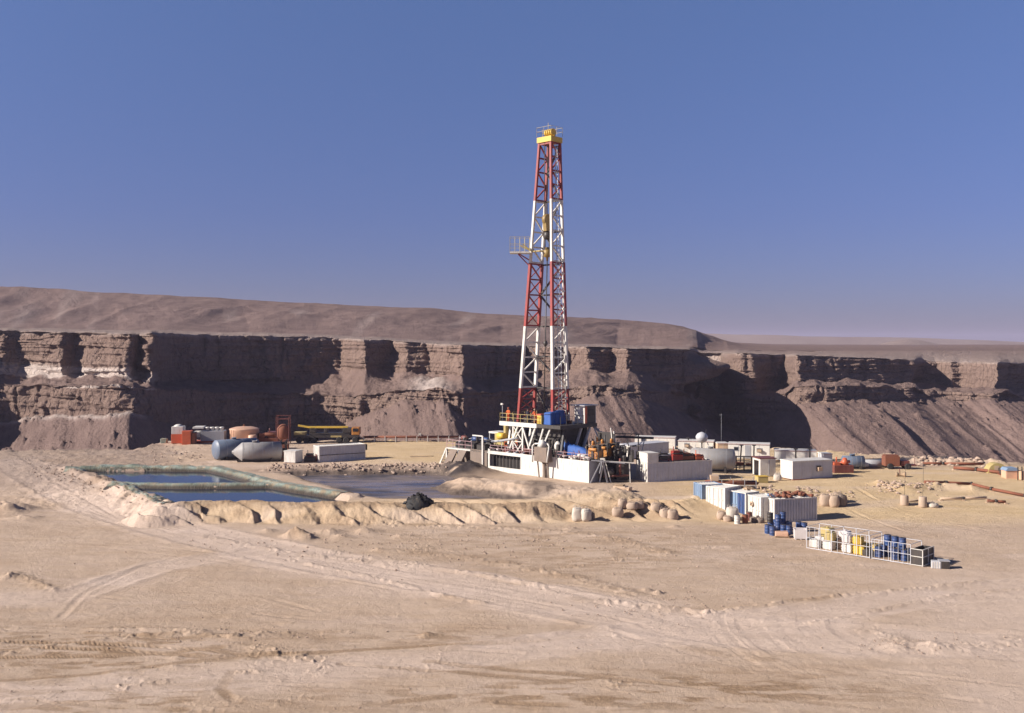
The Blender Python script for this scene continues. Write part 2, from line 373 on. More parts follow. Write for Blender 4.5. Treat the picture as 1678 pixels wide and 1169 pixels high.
def ground_h(X, Y, fine=True):
    X = np.asarray(X, float); Y = np.asarray(Y, float)
    px = CX + F * X / np.maximum(Y, 5)
    toe, cre, edg = tab(px, TOE), tab(px, CRE), tab(px, EDG)
    wob = fbm(X / 9, Y / 9, o=2, s=3) * 0.8
    h = PAD * sstep(toe, cre, Y + wob)
    # bulldozed scallops on the embankment's face
    face = np.clip(1 - np.abs(Y - 103.4) / 4.0, 0, 1) * sstep(600, 680, px) * (1 - sstep(1080, 1150, px))
    ph = (X - 1.15 * (106 - Y)) / (2.9 + 0.5 * np.sin(X * .2)) + fbm(X / 6, Y / 6, o=2, s=5) * .5
    saw = (ph % 1.0)
    h = h + face * 0.95 * (np.where(saw < .72, saw / .72, (1 - saw) / .28) - .6)
    h = h + 0.10 * fbm(X / 14, Y / 14, o=2, s=11) + 0.03 * fbm(X / 3.5, Y / 3.5, o=2, s=12)
    # basins
    ins = inpoly(X, Y, ring)
    h = np.where(ins, 0.2, h)
    d, _, _ = segd(X, Y, mudpoly + mudpoly[:1]); im = inpoly(X, Y, mudpoly)
    h = np.where(im & ~ins, h + (0.25 - h) * sstep(0, 2.2, d + .5 * fbm(X / 2, Y / 2, o=2, s=9)), h)
    # berms
    def berm(pts, z, slope, rough, top=.5, seed=0):
        nonlocal h
        d, t, _ = segd(X, Y, pts)
        zz = z + rough * fbm(X / 2.2, Y / 2.2, o=3, s=20 + seed) + 0.35 * rough * fbm(X / .6, Y / .6, o=2, s=24 + seed)
        h = np.maximum(h, np.where(d < 8, zz - slope * np.maximum(d - top, 0), -99))
    berm(b_far, 1.52, .75, .10, .5, 1); berm(b_mid, 1.42, .8, .09, .3, 2); berm(b_left, 1.45, .5, .35, .6, 3)
    berm(b_right, 1.50, .7, .10, .6, 4)
    d, t, _ = segd(X, Y, b_front)
    ph = (t - 1.0 * np.maximum(0, 107 - Y)) / 3.4 + .9 * fbm(X / 7, Y / 7, o=3, s=31)
    sc_ = ridged(ph, ph * 0 + 2.2, o=2, s=8)
    zc = np.interp(px, [270, 600, 900], [1.45, 1.5, 1.25])
    h = np.maximum(h, np.where(d < 7, zc + .2 * fbm(X / 3, Y / 3, o=3, s=33) + .11 * fbm(X / .7, Y / .7, o=4, s=34) + .06 * ridged(X / .3, Y / .3, o=2, s=36) + .1 * sc_ - .45 * np.maximum(d - .4, 0) + .66 * (.5 + 1.0 * np.abs(fbm(t / 5, t * 0, o=2, s=35))) * (np.where(ph % 1 < .75, ph % 1 / .75, (1 - ph % 1) / .25) - .5) * sstep(.3, 1.6, d), -9))
    berm(b_bank, 1.95, .33, .3, 1.2, 6); berm(b_rub, 1.45, .4, .3, .8, 7)
    for (mx, my, r, mh) in mounds:
        gx, gy = G(mx, my, 0); q = np.hypot(X - gx, Y - gy) / r
        h = h + np.where(q < 3, mh * np.exp(-q * q * 1.3) * (1 + .5 * fbm(X / .5 / r, Y / .5 / r, o=3, s=41)), 0)
    # small mound ring beside the marker posts
    dr, _, _ = segd(X, Y, [G(1445, 793), G(1480, 799), G(1540, 795), G(1590, 797)])
    h = h + .5 * np.exp(-(dr / 1.1) ** 2) * (1 + .6 * fbm(X, Y, o=3, s=42))
    dr, _, _ = segd(X, Y, [G(1500, 757), G(1570, 760), G(1640, 763)])
    h = h + .6 * np.exp(-(dr / 1.2) ** 2) * (1 + .9 * fbm(X, Y, o=3, s=43))
    dr, _, _ = segd(X, Y, [G(1160, 812), G(1130, 822), G(1100, 825), G(990, 822)])
    h = h + .25 * np.exp(-(dr / 1.3) ** 2) * (1 + .9 * fbm(X / .8, Y / .8, o=3, s=44))
    # rough ground along the left bank and behind the ponds
    rg = sstep(-50, 60, px) * (1 - sstep(300, 420, px)) * sstep(104, 112, Y) * (1 - ins)
    h = h + rg * .2 * fbm(X / 1.5, Y / 1.5, o=5, s=45, g=.6)
    if fine:
        clod = sstep(.25, .6, fbm(X / 4, Y / 2.5, o=3, s=50))
        loc = np.exp(-((px - 250) / 330) ** 2 - ((Y - 57) / 6) ** 2) + np.exp(-((px - 760) / 330) ** 2 - ((Y - 88) / 7) ** 2) + .3 + 1.2 * np.exp(-((px - 200) / 330) ** 2 - ((Y - 58) / 4.5) ** 2) + .7 * np.exp(-((px - 1150) / 300) ** 2 - ((Y - 52) / 2.5) ** 2)
        loc = loc + 0.9 * np.exp(-((px - 900) / 500) ** 2 - ((Y - 84) / 6) ** 2)
        h = h + .10 * loc * clod * np.clip(ridged(X / .55, Y / .4, o=3, s=52), 0, 1)
        h = h + .022 * fbm(X / .5, Y / .5, o=3, s=55) + .045 * fbm(X / 2.2, Y / 1.1, o=3, s=56)
        for pts, hh, hw in windrows:
            d, t, _ = segd(X, Y, pts)
            h = h + np.where(d < 3 * hw, hh * np.exp(-(d / hw) ** 2) * (.75 + .75 * fbm(X / .35, Y / .35, o=2, s=57)), 0)
        for pts, wd in ((roadA, 3.4), (roadB, 2.2), (roadC, 1.8)):
            d, t, sd = segd(X, Y, pts)
            m_ = (1 - sstep(wd * .7, wd, np.abs(d)))
            h = h + m_ * (-.05 + .028 * ridged(sd / .42 + .6 * fbm(t / 9, t * 0, o=2, s=63), t / 14, o=3, s=64)) + .05 * np.exp(-((d - wd) / .35) ** 2) * (1 + fbm(X, Y, o=2, s=66))
        gx, gy = G(1500, 1035, 0); rr = np.hypot(X - gx, (Y - gy) * .8)
        m_ = sstep(1120, 1180, px) * (1 - sstep(1420, 1500, px)) * sstep(3.5, 5, rr) * (1 - sstep(12, 14, rr)) * sstep(52, 56, Y) * (1 - sstep(64, 67, Y))
        h = h + m_ * .05 * ridged(rr / .95, X * 0 + .5, o=2, s=67)
        for pts, lug in tracks:
            d, t, sd = segd(X, Y, pts)
            rut = np.exp(-(d / .21) ** 4); lip = np.exp(-((d - .42) / .13) ** 2)
            fade = .25 + .75 * sstep(-.3, .3, fbm(X / 6, Y / 6, o=2, s=61))
            if lug:
                lg = (np.abs(((t + sd * 1.3) / .25) % 1 - .5) * 2)
                h = h + fade * (rut * (-.055 + .038 * sstep(.35, .65, lg)) + .025 * lip)
            else:
                h = h + fade * (-.03 * rut + .02 * lip)
    # hill the photographer stands on
    h = np.maximum(h, np.where(Y < 44, 16.3 - .43 * np.hypot(X, Y), -99)) if True else h
    # terrace edge falling to the wadi
    e = Y - edg - 1.2 * fbm(X / 6, Y / 6, o=3, s=70)
    h = np.where(e > 0, np.maximum(h - .62 * e, -40 + 1.0 * fbm(X / 12, Y / 12, o=3, s=71)), h + .35 * np.exp(-(e / 2.5) ** 2) * fbm(X / 1.5, Y / 1.5, o=3, s=72))
    return h
def GH(x, y):
    return float(ground_h(np.array([x]), np.array([y]), False)[0])
def on(px, py, z=PAD, dz=-0.03):
    x, y = G(px, py, z); return Vector((x, y, GH(x, y) + dz))

def sheet(name, X, Y, Z, mat, attrs=None, smooth=True, kind='structure', mask=None):
    nr, nc = X.shape; me = bpy.data.meshes.new(name)
    co = np.stack([X, Y, Z], -1).reshape(-1, 3).astype(np.float32)
    i = np.arange(nr * nc).reshape(nr, nc)
    q = np.stack([i[:-1, :-1], i[:-1, 1:], i[1:, 1:], i[1:, :-1]], -1)
    if mask is not None: q = q[mask[:-1, :-1] & mask[1:, 1:] & mask[:-1, 1:] & mask[1:, :-1]]
    q = q.reshape(-1, 4)
    me.vertices.add(len(co)); me.vertices.foreach_set('co', co.ravel())
    me.loops.add(q.size); me.loops.foreach_set('vertex_index', q.ravel().astype(np.int32))
    me.polygons.add(len(q)); me.polygons.foreach_set('loop_start', np.arange(0, q.size, 4, dtype=np.int32))
    me.polygons.foreach_set('use_smooth', np.full(len(q), smooth))
    me.update(calc_edges=True)
    for k, a in (attrs or {}).items():
        at = me.attributes.new(k, 'FLOAT', 'POINT'); at.data.foreach_set('value', a.ravel().astype(np.float32))
    me.materials.append(mat)
    o = bpy.data.objects.new(name, me); sc.collection.objects.link(o)
    if kind: o['kind'] = kind
    return o

def attr(t, name):
    n = N(t, 'Attribute', attribute_name=name); return n.outputs['Fac']

# ground material: pale dusty marl with yellow pad sand, brown clods, oil stains
m, t, b = newmat('desert_ground')
n_a = noise(t, 0.07, 6, vec(t)); n_b = noise(t, 0.5, 6, vec(t, 0.35, 1, 1)); n_c = noise(t, 5, 5, vec(t)); n_d = noise(t, 22, 5, vec(t), .75)
c = mixc(t, ramp2(t, n_a, .35, .65), (0.515, 0.385, 0.288), (0.585, 0.450, 0.350))
c = mixc(t, ramp2(t, n_b, .42, .68, 0, .55), c, (0.455, 0.325, 0.225))
c = mixc(t, attr(t, 'yellow'), c, mixc(t, ramp2(t, n_b, .4, .65), (0.65, 0.485, 0.295), (0.58, 0.42, 0.24)))
c = mixc(t, attr(t, 'pale'), c, mixc(t, ramp2(t, n_b, .35, .7), (0.65, 0.515, 0.43), (0.59, 0.46, 0.375)))
c = mixc(t, attr(t, 'brown'), c, mixc(t, ramp2(t, n_c, .35, .65), (0.40, 0.275, 0.175), (0.28, 0.19, 0.125)))
c = mixc(t, attr(t, 'grey'), c, (0.26, 0.195, 0.165))
c = mixc(t, attr(t, 'oil'), c, (0.055, 0.045, 0.045))
c = mixc(t, ramp2(t, n_c, .3, .7, 0, .25), c, mixc(t, 1.0, c, (.72, .68, .62), 'MULTIPLY'))
c = mixc(t, ramp2(t, n_d, .60, .70, 0, .55), c, mixc(t, 1.0, c, (.55, .5, .45), 'MULTIPLY'))
t.links.new(c, b.inputs['Base Color']); b.inputs['Roughness'].default_value = 0.95
b.inputs['Specular IOR Level'].default_value = 0.1
hh = N(t, 'Math', operation='ADD'); t.links.new(n_c, hh.inputs[0]); t.links.new(n_d, hh.inputs[1])
bump(t, b, hh.outputs[0], .85, .08)
M['ground'] = m

def dens(a, b, s): return list(np.arange(a, b, s))
cols = np.array(sorted(set(dens(-9000, -1200, 600) + dens(-1200, -120, 40) + dens(-120, 1800, 1.55) + dens(1800, 2900, 40) + dens(2900, 10700, 600))))
ys = np.array(dens(727, 735, 1.0) + dens(735, 870, .62) + dens(870, 1200, 1.05))      # rows by picture row of the lower ground
Ds = list(29358.0 / (ys - HY))
Ds = dens(176, 300, 5)[::-1] + Ds + dens(8, 45, 3)[::-1]
Ds = np.array(sorted(set(np.round(Ds, 4)), reverse=True))
PX, YY = np.meshgrid(cols, Ds); XX = (PX - CX) * YY / F
ZZ = ground_h(XX, YY)
px_, D_ = PX, YY
roadA = [gz(20, 770), gz(160, 830), gz(330, 880), gz(520, 920), gz(760, 960), gz(1000, 1005), gz(1240, 1040), gz(1680, 1060)]
roadB = [gz(-100, 1150), gz(300, 1115), gz(700, 1085), gz(1000, 1045), gz(1300, 1010), gz(1700, 960)]
dA, _, _ = segd(XX, YY, roadA); dB, _, _ = segd(XX, YY, roadB); dC, _, _ = segd(XX, YY, roadC)
nn = fbm(XX / 5, YY / 5, o=3, s=80)
n2 = fbm(XX / 2.5, YY / 1.2, o=4, s=83); n3 = fbm(XX / 1.6 + YY / 6, YY / .45, o=4, s=84)
pale = np.clip(1 - sstep(2.2, 4.6, dA + 1.2 * nn), 0, 1) * .85 + np.clip(1 - sstep(1.4, 3.2, dB + nn), 0, 1) * .75 + np.clip(1 - sstep(1.2, 2.8, dC + nn), 0, 1) * .7 + .45 * sstep(.1, .6, fbm(XX / 9, YY / 4, o=4, s=86))
d5, _, _ = segd(XX, YY, windrows[3][0]); pale = np.maximum(pale, (1 - sstep(.3, 1.2, d5)) * .9)
pale = np.maximum(pale, .7 * sstep(1350, 1700, px_ + 150 * nn) * (1 - sstep(72, 84, D_)))
pale = np.clip(pale, 0, 1)
yel = sstep(98, 112, D_ + 3 * nn) * sstep(1000, 1180, px_) + sstep(135, 142, D_) * sstep(560, 600, px_) * (1 - sstep(900, 960, px_)) + .5 * sstep(96, 101, D_) * (1 - sstep(106, 109, D_)) * sstep(260, 300, px_)
yel = yel * (1 - .8 * sstep(1380, 1450, px_) * sstep(128, 140, D_ + 3 * nn))
yel = np.clip(yel, 0, 1) * .9
def gau(cx, cd, sx, sd): return np.exp(-((px_ - cx) / sx) ** 2 - ((D_ - cd) / sd) ** 2)
br = sstep(-.15, .35, n2 * .5 + n3) * (1.1 * gau(170, 58.5, 300, 5) + .8 * gau(60, 50, 420, 2.4) + .8 * gau(1000, 51, 420, 2.6) + .7 * gau(1150, 52.5, 330, 2.6) + .8 * gau(760, 61, 200, 1.8) + .6 * gau(980, 82, 260, 5) + .55 * gau(60, 50, 160, 2) + .55 * gau(1000, 92, 500, 5)) \
     + .6 * gau(240, 95, 60, 3) * sstep(-.2, .4, n2) + .45 * sstep(0.0, .5, n2) * gau(450, 102, 250, 4)
for pts, hh_, hw in windrows[:12]:
    d, _, _ = segd(XX, YY, pts); br = np.maximum(br, .5 * (1 - sstep(hw * .6, hw * 2, d)) * sstep(-.3, .3, n2))
for pts, lug in tracks:
    if lug:
        d, _, _ = segd(XX, YY, pts); br = np.maximum(br, .8 * (1 - sstep(.18, .45, d)) * sstep(-.4, .1, nn))
br = np.maximum(br, .75 * gau(487, 92.5, 18, 2))
br = np.maximum(br, .6 * sstep(.0, .4, n2) * (1 - sstep(1.5, 4, segd(XX, YY, b_left)[0])))
br = np.maximum(br, .75 * sstep(100.8, 102, D_) * (1 - sstep(104.5, 106, D_)) * sstep(270, 300, px_) * (1 - sstep(1100, 1140, px_)) * sstep(-.6, .2, n2))
br = np.clip(br, 0, 1) * (1 - .6 * pale)
gr = sstep(300, 250, px_) * sstep(112, 128, D_ + 4 * nn) * .55 + sstep(-2, 6, D_ - tab(px_, EDG) + 2 * nn) * .9
gr = np.maximum(gr, sstep(1420, 1520, px_) * sstep(133, 139, D_ + 3 * nn) * .35)
dm, _, _ = segd(XX, YY, b_rub); gr = np.maximum(gr, .5 * (1 - sstep(1.5, 3.5, dm)))
im = inpoly(XX, YY, mudpoly); dmu, _, _ = segd(XX, YY, mudpoly + mudpoly[:1])
oil = np.where(im, .8, .8 * (1 - sstep(.1, .8, dmu + .6 * n2)))
oil = oil * (1 - sstep(1.0, 1.5, ZZ + .15 * n2))
oil = np.maximum(oil, 1.3 * gau(758, 130.0, 46, 4.2) * sstep(-.7, -.1, n2))
ds, _, _ = segd(XX, YY, [G(880, 790), G(890, 800), G(885, 812)]); oil = np.maximum(oil, .55 * (1 - sstep(.8, 2.4, ds + 1.0 * n2)))
oil = np.maximum(oil, .5 * gau(1010, 119, 60, 1.2) * sstep(-.2, .4, n2))
ground = sheet('ground', XX, YY, ZZ, M['ground'], dict(pale=pale, yellow=yel, brown=br, grey=np.clip(gr, 0, 1), oil=np.clip(oil, 0, 1)))
del XX, YY, ZZ, PX

# pond liner: green-blue sheet draped over the berms
m, t, b = newmat('pond_liner_sheet')
a1 = noise(t, .35, 5, vec(t)); a2 = noise(t, 2.5, 5, vec(t, 3, .6, 1)); a3 = noise(t, .9, 5, vec(t))
c = mixc(t, ramp2(t, a1, .4, .6), (0.20, 0.21, 0.155), (0.36, 0.42, 0.36))
c = mixc(t, ramp2(t, a2, .45, .65, 0, .8), c, (0.14, 0.21, 0.18))
c = mixc(t, ramp2(t, a3, .46, .62, 0, .9), c, (0.33, 0.25, 0.16))
c = mixc(t, attr(t, 'wet'), c, (0.06, 0.045, 0.03))
t.links.new(c, b.inputs['Base Color']); b.inputs['Roughness'].default_value = .5
bump(t, b, a2, .9, .12)
M['liner'] = m
def liner(pts, wl, wr, label, dirt=0):
    P2 = []
    for (x0, y0), (x1, y1) in zip(pts[:-1], pts[1:]):
        L = math.hypot(x1 - x0, y1 - y0); n = int(L / .25)
        for i in range(n): P2.append((x0 + (x1 - x0) * i / n, y0 + (y1 - y0) * i / n, (y1 - y0) / L, -(x1 - x0) / L))
    A = np.array(P2); s = np.linspace(-wl, wr, 26)
    # smooth normals over the bends
    k = np.ones(15) / 15
    nx = np.convolve(np.pad(A[:, 2], 7, mode='edge'), k, 'valid'); ny = np.convolve(np.pad(A[:, 3], 7, mode='edge'), k, 'valid')
    u = np.arange(len(A)) * .25
    e = 1 + .22 * fbm(u[:, None] / 1.3 + 0 * s[None], s[None] * 0 + u[:, None] * 0 + (s[None] > 0) * 7, o=3, s=90)
    X = A[:, 0:1] + nx[:, None] * s[None] * e; Y = A[:, 1:2] + ny[:, None] * s[None] * e
    Z = ground_h(X, Y, False) + .05 + .035 * ridged(u[:, None] / .8 + s[None] * .2, s[None] / 5 + u[:, None] * 0, o=2, s=91)
    Z[:, 0] -= .12; Z[:, -1] -= .12
    o = sheet('pond_liner', X, Y, Z, M['liner'], dict(wet=1 - sstep(1.1, 1.5, Z + .1 * fbm(X / .7, Y / .7, o=3, s=92))), kind=None)
    tag(o, label, 'pond liner', 'plastic liners over the pond berms')
liner(b_far, 1.5, 3.2, 'faded green plastic liner along the far berm of the upper pond, behind its water')
liner(b_mid, .6, 2.4, 'green plastic liner over the narrow berm between the two blue ponds')
liner(b_right[:3] + [P(500, 798), P(568, 808)], 1.0, 3.0, 'pale turquoise plastic liner on the diagonal berm beside the grey mud pool')
liner(b_left[1:], 1.3, .5, 'dark crumpled liner edge on the left bank of the lower pond')

def waterm(name, col, rough, streak=None):
    m, t, b = newmat(name)
    n1 = noise(t, .22, 4, vec(t, .4, 1, 1)); c = col
    if streak:
        s2 = noise(t, .55, 5, vec(t, .35, 1.3, 1)); c = mixc(t, ramp2(t, n1, .42, .56), col, streak)
        t.links.new(c, b.inputs['Base Color']); t.links.new(ramp2(t, s2, .42, .6, rough, .62), b.inputs['Roughness'])
    else:
        b.inputs['Base Color'].default_value = col + (1,); b.inputs['Roughness'].default_value = rough
    bump(t, b, noise(t, 3, 3, vec(t, .5, 1, 1)), .12, .03)
    return m
M['water'] = waterm('pond_water', (0.012, 0.022, 0.045), .08)
M['mudwater'] = waterm('mud_water', (0.06, 0.052, 0.055), .2, (0.19, 0.15, 0.135))
def pool(name, pts, z, mat, amp=0):
    xs = [p[0] for p in pts]; ys_ = [p[1] for p in pts]
    X, Y = np.meshgrid(np.arange(min(xs) - 1, max(xs) + 1, .35), np.arange(min(ys_) - 1, max(ys_) + 1, .35))
    d, _, _ = segd(X, Y, pts + pts[:1]); k = inpoly(X, Y, pts) | (d < .8)
    Z = z + amp * ridged(X / 7, Y / 3.2, o=3, s=95) + 0 * X
    sheet(name, X, Y, Z, mat, mask=k)
pool('pond_water', ring, .92, M['water'])
pool('mud_pool_water', mudpoly, .72, M['mudwater'], .09)

# ------------------------------------------------------------------ the cliffs across the wadi, mesa and far plain
m, t, b = newmat('cliff_rock')
v1 = vec(t, .02, .02, .35); v2 = vec(t, 1, 1, 1)
s1 = noise(t, 1.0, 6, v1, .7); s2 = noise(t, .12, 8, v2, .65); s3 = noise(t, .9, 5, v2, .7)
c = mixc(t, ramp2(t, s1, .3, .7), (0.175, 0.118, 0.100), (0.31, 0.218, 0.178))
c = mixc(t, ramp2(t, s2, .35, .65, 0, .8), c, (0.24, 0.166, 0.136))
c = mixc(t, ramp2(t, s3, .5, .75, 0, .55), c, (0.10, 0.068, 0.058))
vo = N(t, 'TexVoronoi', feature='DISTANCE_TO_EDGE'); vo.inputs['Scale'].default_value = .33; mpv = vec(t, 1, 1, .55); nwv = N(t, 'TexNoise'); nwv.inputs['Scale'].default_value = .5; nwv.inputs['Detail'].default_value = 4; t.links.new(mpv, nwv.inputs['Vector']); adv = N(t, 'VectorMath', operation='ADD'); scv = N(t, 'VectorMath', operation='SCALE'); scv.inputs['Scale'].default_value = 2.2; t.links.new(nwv.outputs['Color'], scv.inputs[0]); t.links.new(mpv, adv.inputs[0]); t.links.new(scv.outputs[0], adv.inputs[1]); t.links.new(adv.outputs[0], vo.inputs['Vector'])
ck = ramp2(t, vo.outputs['Distance'], 0, .12)
c = mixc(t, ramp2(t, ck, 0, 1, .12, 0), c, (0.05, 0.035, 0.03))
c = mixc(t, attr(t, 'soil'), c, mixc(t, ramp2(t, s2, .35, .65), (0.165, 0.113, 0.100), (0.235, 0.165, 0.145)))
c = mixc(t, attr(t, 'pale'), c, mixc(t, ramp2(t, s3, .35, .7), (0.60, 0.51, 0.47), (0.46, 0.37, 0.32)))
c = mixc(t, ramp2(t, noise(t, 2.2, 4, v2), .62, .75, 0, .35), c, (0.12, 0.085, 0.07))
t.links.new(c, b.inputs['Base Color']); b.inputs['Roughness'].default_value = .95; b.inputs['Specular IOR Level'].default_value = .1
hh = N(t, 'Math', operation='ADD'); t.links.new(s3, hh.inputs[0]); t.links.new(s2, hh.inputs[1])
h2 = N(t, 'Math', operation='ADD'); t.links.new(hh.outputs[0], h2.inputs[0]); inv = N(t, 'Math', operation='SUBTRACT'); inv.inputs[0].default_value = 1; t.links.new(attr(t, 'soil'), inv.inputs[1]); mu = N(t, 'Math', operation='MULTIPLY'); mu2 = N(t, 'Math', operation='MULTIPLY'); mu2.inputs[1].default_value = .45; t.links.new(ck, mu.inputs[0]); t.links.new(mu.outputs[0], mu2.inputs[0]); t.links.new(inv.outputs[0], mu.inputs[1]); t.links.new(mu2.outputs[0], h2.inputs[1])
bump(t, b, h2.outputs[0], 1.0, 1.1)
M['rock'] = m

LAY = [  # px: rim, base of the upper cliff, top of the lower cliff, top of the talus (picture rows)
    (-900, 536, 600, 616, 670), (-150, 541, 610, 626, 680), (0, 543, 612, 630, 690), (60, 544, 612, 631, 684), (100, 545, 612, 630, 680), (200, 547, 618, 633, 678), (240, 547, 622, 637, 682),
    (300, 548, 624, 640, 700), (400, 550, 628, 643, 706), (500, 552, 622, 648, 704), (560, 555, 606, 650, 690), (610, 557, 604, 648, 668), (650, 560, 606, 640, 656), (720, 563, 612, 636, 654),
    (765, 565, 620, 640, 684), (800, 567, 622, 645, 690), (900, 568, 610, 640, 680), (960, 569, 602, 632, 652), (1000, 570, 602, 634, 652), (1060, 572, 612, 640, 656), (1130, 574, 645, 650, 676),
    (1150, 578, 632, 655, 690), (1180, 578, 648, 660, 695), (1250, 580, 640, 650, 690), (1300, 582, 628, 634, 658), (1400, 585, 624, 631, 654), (1500, 590, 628, 634, 656),
    (1530, 592, 634, 638, 650), (1600, 594, 634, 638, 648), (1678, 597, 640, 646, 655), (1850, 602, 645, 650, 660), (2600, 610, 650, 660, 680)]
DEP = [(-2500, 285), (-900, 300), (-400, 285), (-300, 305), (-150, 290), (-60, 330), (0, 322), (34, 326), (60, 314), (104, 303), (122, 309), (150, 300), (214, 284), (230, 294), (248, 280), (258, 306), (275, 318), (330, 337), (400, 352), (470, 360), (560, 370),
       (596, 340), (640, 352), (662, 338), (700, 341), (722, 334), (758, 316), (775, 336), (860, 356), (905, 346), (930, 352), (962, 338), (1000, 348), (1028, 336), (1060, 345), (1100, 350), (1130, 356), (1140, 480), (1184, 470),
       (1205, 412), (1230, 408), (1250, 416), (1288, 432), (1304, 392), (1330, 399), (1400, 408), (1470, 417), (1500, 424), (1512, 450), (1532, 450), (1560, 438), (1572, 440), (1636, 410), (1652, 426), (1700, 450), (1740, 440), (1900, 440), (2600, 430), (4200, 430)]
MES = [(-2500, 440), (-900, 450), (-300, 458), (0, 467), (100, 471), (130, 475), (200, 480), (300, 487), (400, 492), (520, 499), (700, 507), (850, 516), (1000, 524), (1090, 531), (1120, 536), (1140, 542), (1160, 550), (1180, 557), (1210, 564), (1260, 569), (1400, 573), (2600, 576), (4200, 576)]
cpx = np.array(dens(-2400, -200, 50) + dens(-200, 1880, 1.7) + dens(1880, 4000, 60))
dxx = np.arange(-2500, 4200, 2.0); raw = np.interp(dxx, [r[0] for r in DEP], [r[1] for r in DEP])
def sm(width):
    n_ = int(1.5 * width); k = np.exp(-(np.arange(-n_, n_ + 1) * 2.0 / width) ** 2); k /= k.sum()
    return np.interp(cpx, dxx, np.convolve(np.pad(raw, len(k) // 2, mode='edge'), k, 'valid'))
D1, D2, D3, D4 = sm(3), sm(18), sm(56), sm(190)
lay = [np.interp(cpx, [r[0] for r in LAY], [r[i] for r in LAY]) for i in (1, 2, 3, 4)]
skyl = np.interp(cpx, [r[0] for r in MES], [r[1] for r in MES])
zof = lambda y, D: CZ + (HY - y) * D / F
jig = fbm(cpx / 45, cpx * 0, o=4, s=100)
rim, ub, lt, tt = lay[0] + 1.5 * jig, lay[1] + 6 * fbm(cpx / 40, cpx * 0 + 3, o=4, s=101), lay[2] + 4 * fbm(cpx / 30, cpx * 0 + 5, o=4, s=102), lay[3] + 12 * fbm(cpx / 45, cpx * 0 + 8, o=4, s=103)
DL = D3 * .88 + D2 * .09 + D1 * .03 - 27            # depth of the lower cliff
DT = D4
rows = []    # each row: (depth, z, kind, tloc)   kind: 0 plateau 1 upper cliff 2 ledge 3 lower cliff 4 talus
def lerp(a, b, k): return a + (b - a) * k
toeD = np.maximum(520 + 0 * cpx, D1 + 60); creD = 640 + 0 * cpx
zr = zof(rim, D1)
ztoe = zof(np.minimum(rim - 8, 572) + 3, toeD)
ztop = np.maximum(zof(skyl, creD), ztoe + .5)
for k in np.linspace(0, 1, 10): rows.append((lerp(1500, creD + 20, k ** .7), lerp(ztop + 1, ztop, k), 0, np.zeros_like(cpx), 0 * cpx))
for k in np.linspace(0, 1, 42)[1:]: rows.append((lerp(creD + 20, toeD, k), lerp(ztop, ztoe, np.clip((k - .1) / .9, 0, 1) ** .85), 5, k + 0 * cpx, (ztop - ztoe)))
for k in np.linspace(0, 1, 26)[1:]: rows.append((lerp(toeD, D1, 1 - (1 - k) ** 1.6), lerp(ztoe, zr, k), 0, k + 0 * cpx, 0 * cpx))
zu = zof(ub, D1 - 4)
for k in np.linspace(0, 1, 92)[1:]: rows.append((D1 - 4 * k, lerp(zr, zu, k), 1, k + 0 * cpx, 0 * cpx))
zl = np.minimum(zof(lt, DL), zu - 1.0)
for k in np.linspace(0, 1, 26)[1:]: rows.append((lerp(D1 - 4, DL, k), lerp(zu, zl, k ** .8), 2, k + 0 * cpx, 0 * cpx))
DL2 = DL - 3; zt = np.minimum(zof(tt, DL2), zl - 1.0)
for k in np.linspace(0, 1, 56)[1:]: rows.append((DL - 3 * k, lerp(zl, zt, k), 3, k + 0 * cpx, 0 * cpx))
zf = -39 + 0 * cpx
for k in np.linspace(0, 1, 96)[1:]:
    dd = (zt - zf) * 1.55
    rows.append((lerp(DL2, DT * .95 + DL2 * .05 - 30 - 16 * sstep(1150, 1350, cpx) - dd, k ** .78), lerp(zt, zf, k ** 1.0), 4, k + 0 * cpx, 0 * cpx))
CD = np.array([r[0] for r in rows]); CZZ = np.array([r[1] for r in rows]); KD = np.array([np.full(len(cpx), r[2]) for r in rows]); TL = np.array([r[3] for r in rows])
PXc = np.tile(cpx, (len(rows), 1)); CXX = (PXc - CX) * CD / F
S = (PXc - CX) * 330 / F                  # lateral distance, metres
# carve the rock
wall = np.isin(KD, (1, 3)).astype(float)
flute = ridged(S / 17, CZZ / 55, S * 0 + 3, o=4, s=110) ; flute2 = fbm(S / 5, CZZ / 16, CD / 60, o=4, s=111)
strata = np.sign(fbm(CZZ / 2.2, S / 60, o=2, s=112)) * .5 + fbm(CZZ / .9, S / 30, o=2, s=113)
env = np.where(KD == 1, np.sin(np.clip(TL, 0, 1) * math.pi * .5) ** .4, np.where(KD == 3, 1.0, np.where(KD == 2, np.maximum(np.exp(-TL * 7), np.exp(-(1 - TL) * 7)), np.where(KD == 4, np.exp(-TL * 22), 0))))
disp = env * np.interp(PXc, [0, 225, 250], [.45, .45, 1]) * (4.2 * flute + 2.4 * flute2) + wall * (1.0 * strata + 2.0 * fbm(S / 3.0, CZZ / 3.4, CD / 40, o=5, s=114) - 1.4 * sstep(.55, .9, ridged(S / 6, CZZ / 20, o=2, s=117)))
# hanging gullies at the rim
disp += np.where(KD == 1, -2.4 * np.clip(ridged(S / 9, CZZ / 80, o=2, s=115) - .3, 0, 1) * (1 - TL) * 2, 0)
warp = 9 * fbm(S / 26, CZZ / 9, o=3, s=116)
i1 = np.interp(PXc + warp, cpx, D1) - np.interp(PXc, cpx, D1)
CD2 = CD - disp + np.where((KD == 1) | (KD == 3), i1 * np.clip(TL * 4, 0, 1), 0)
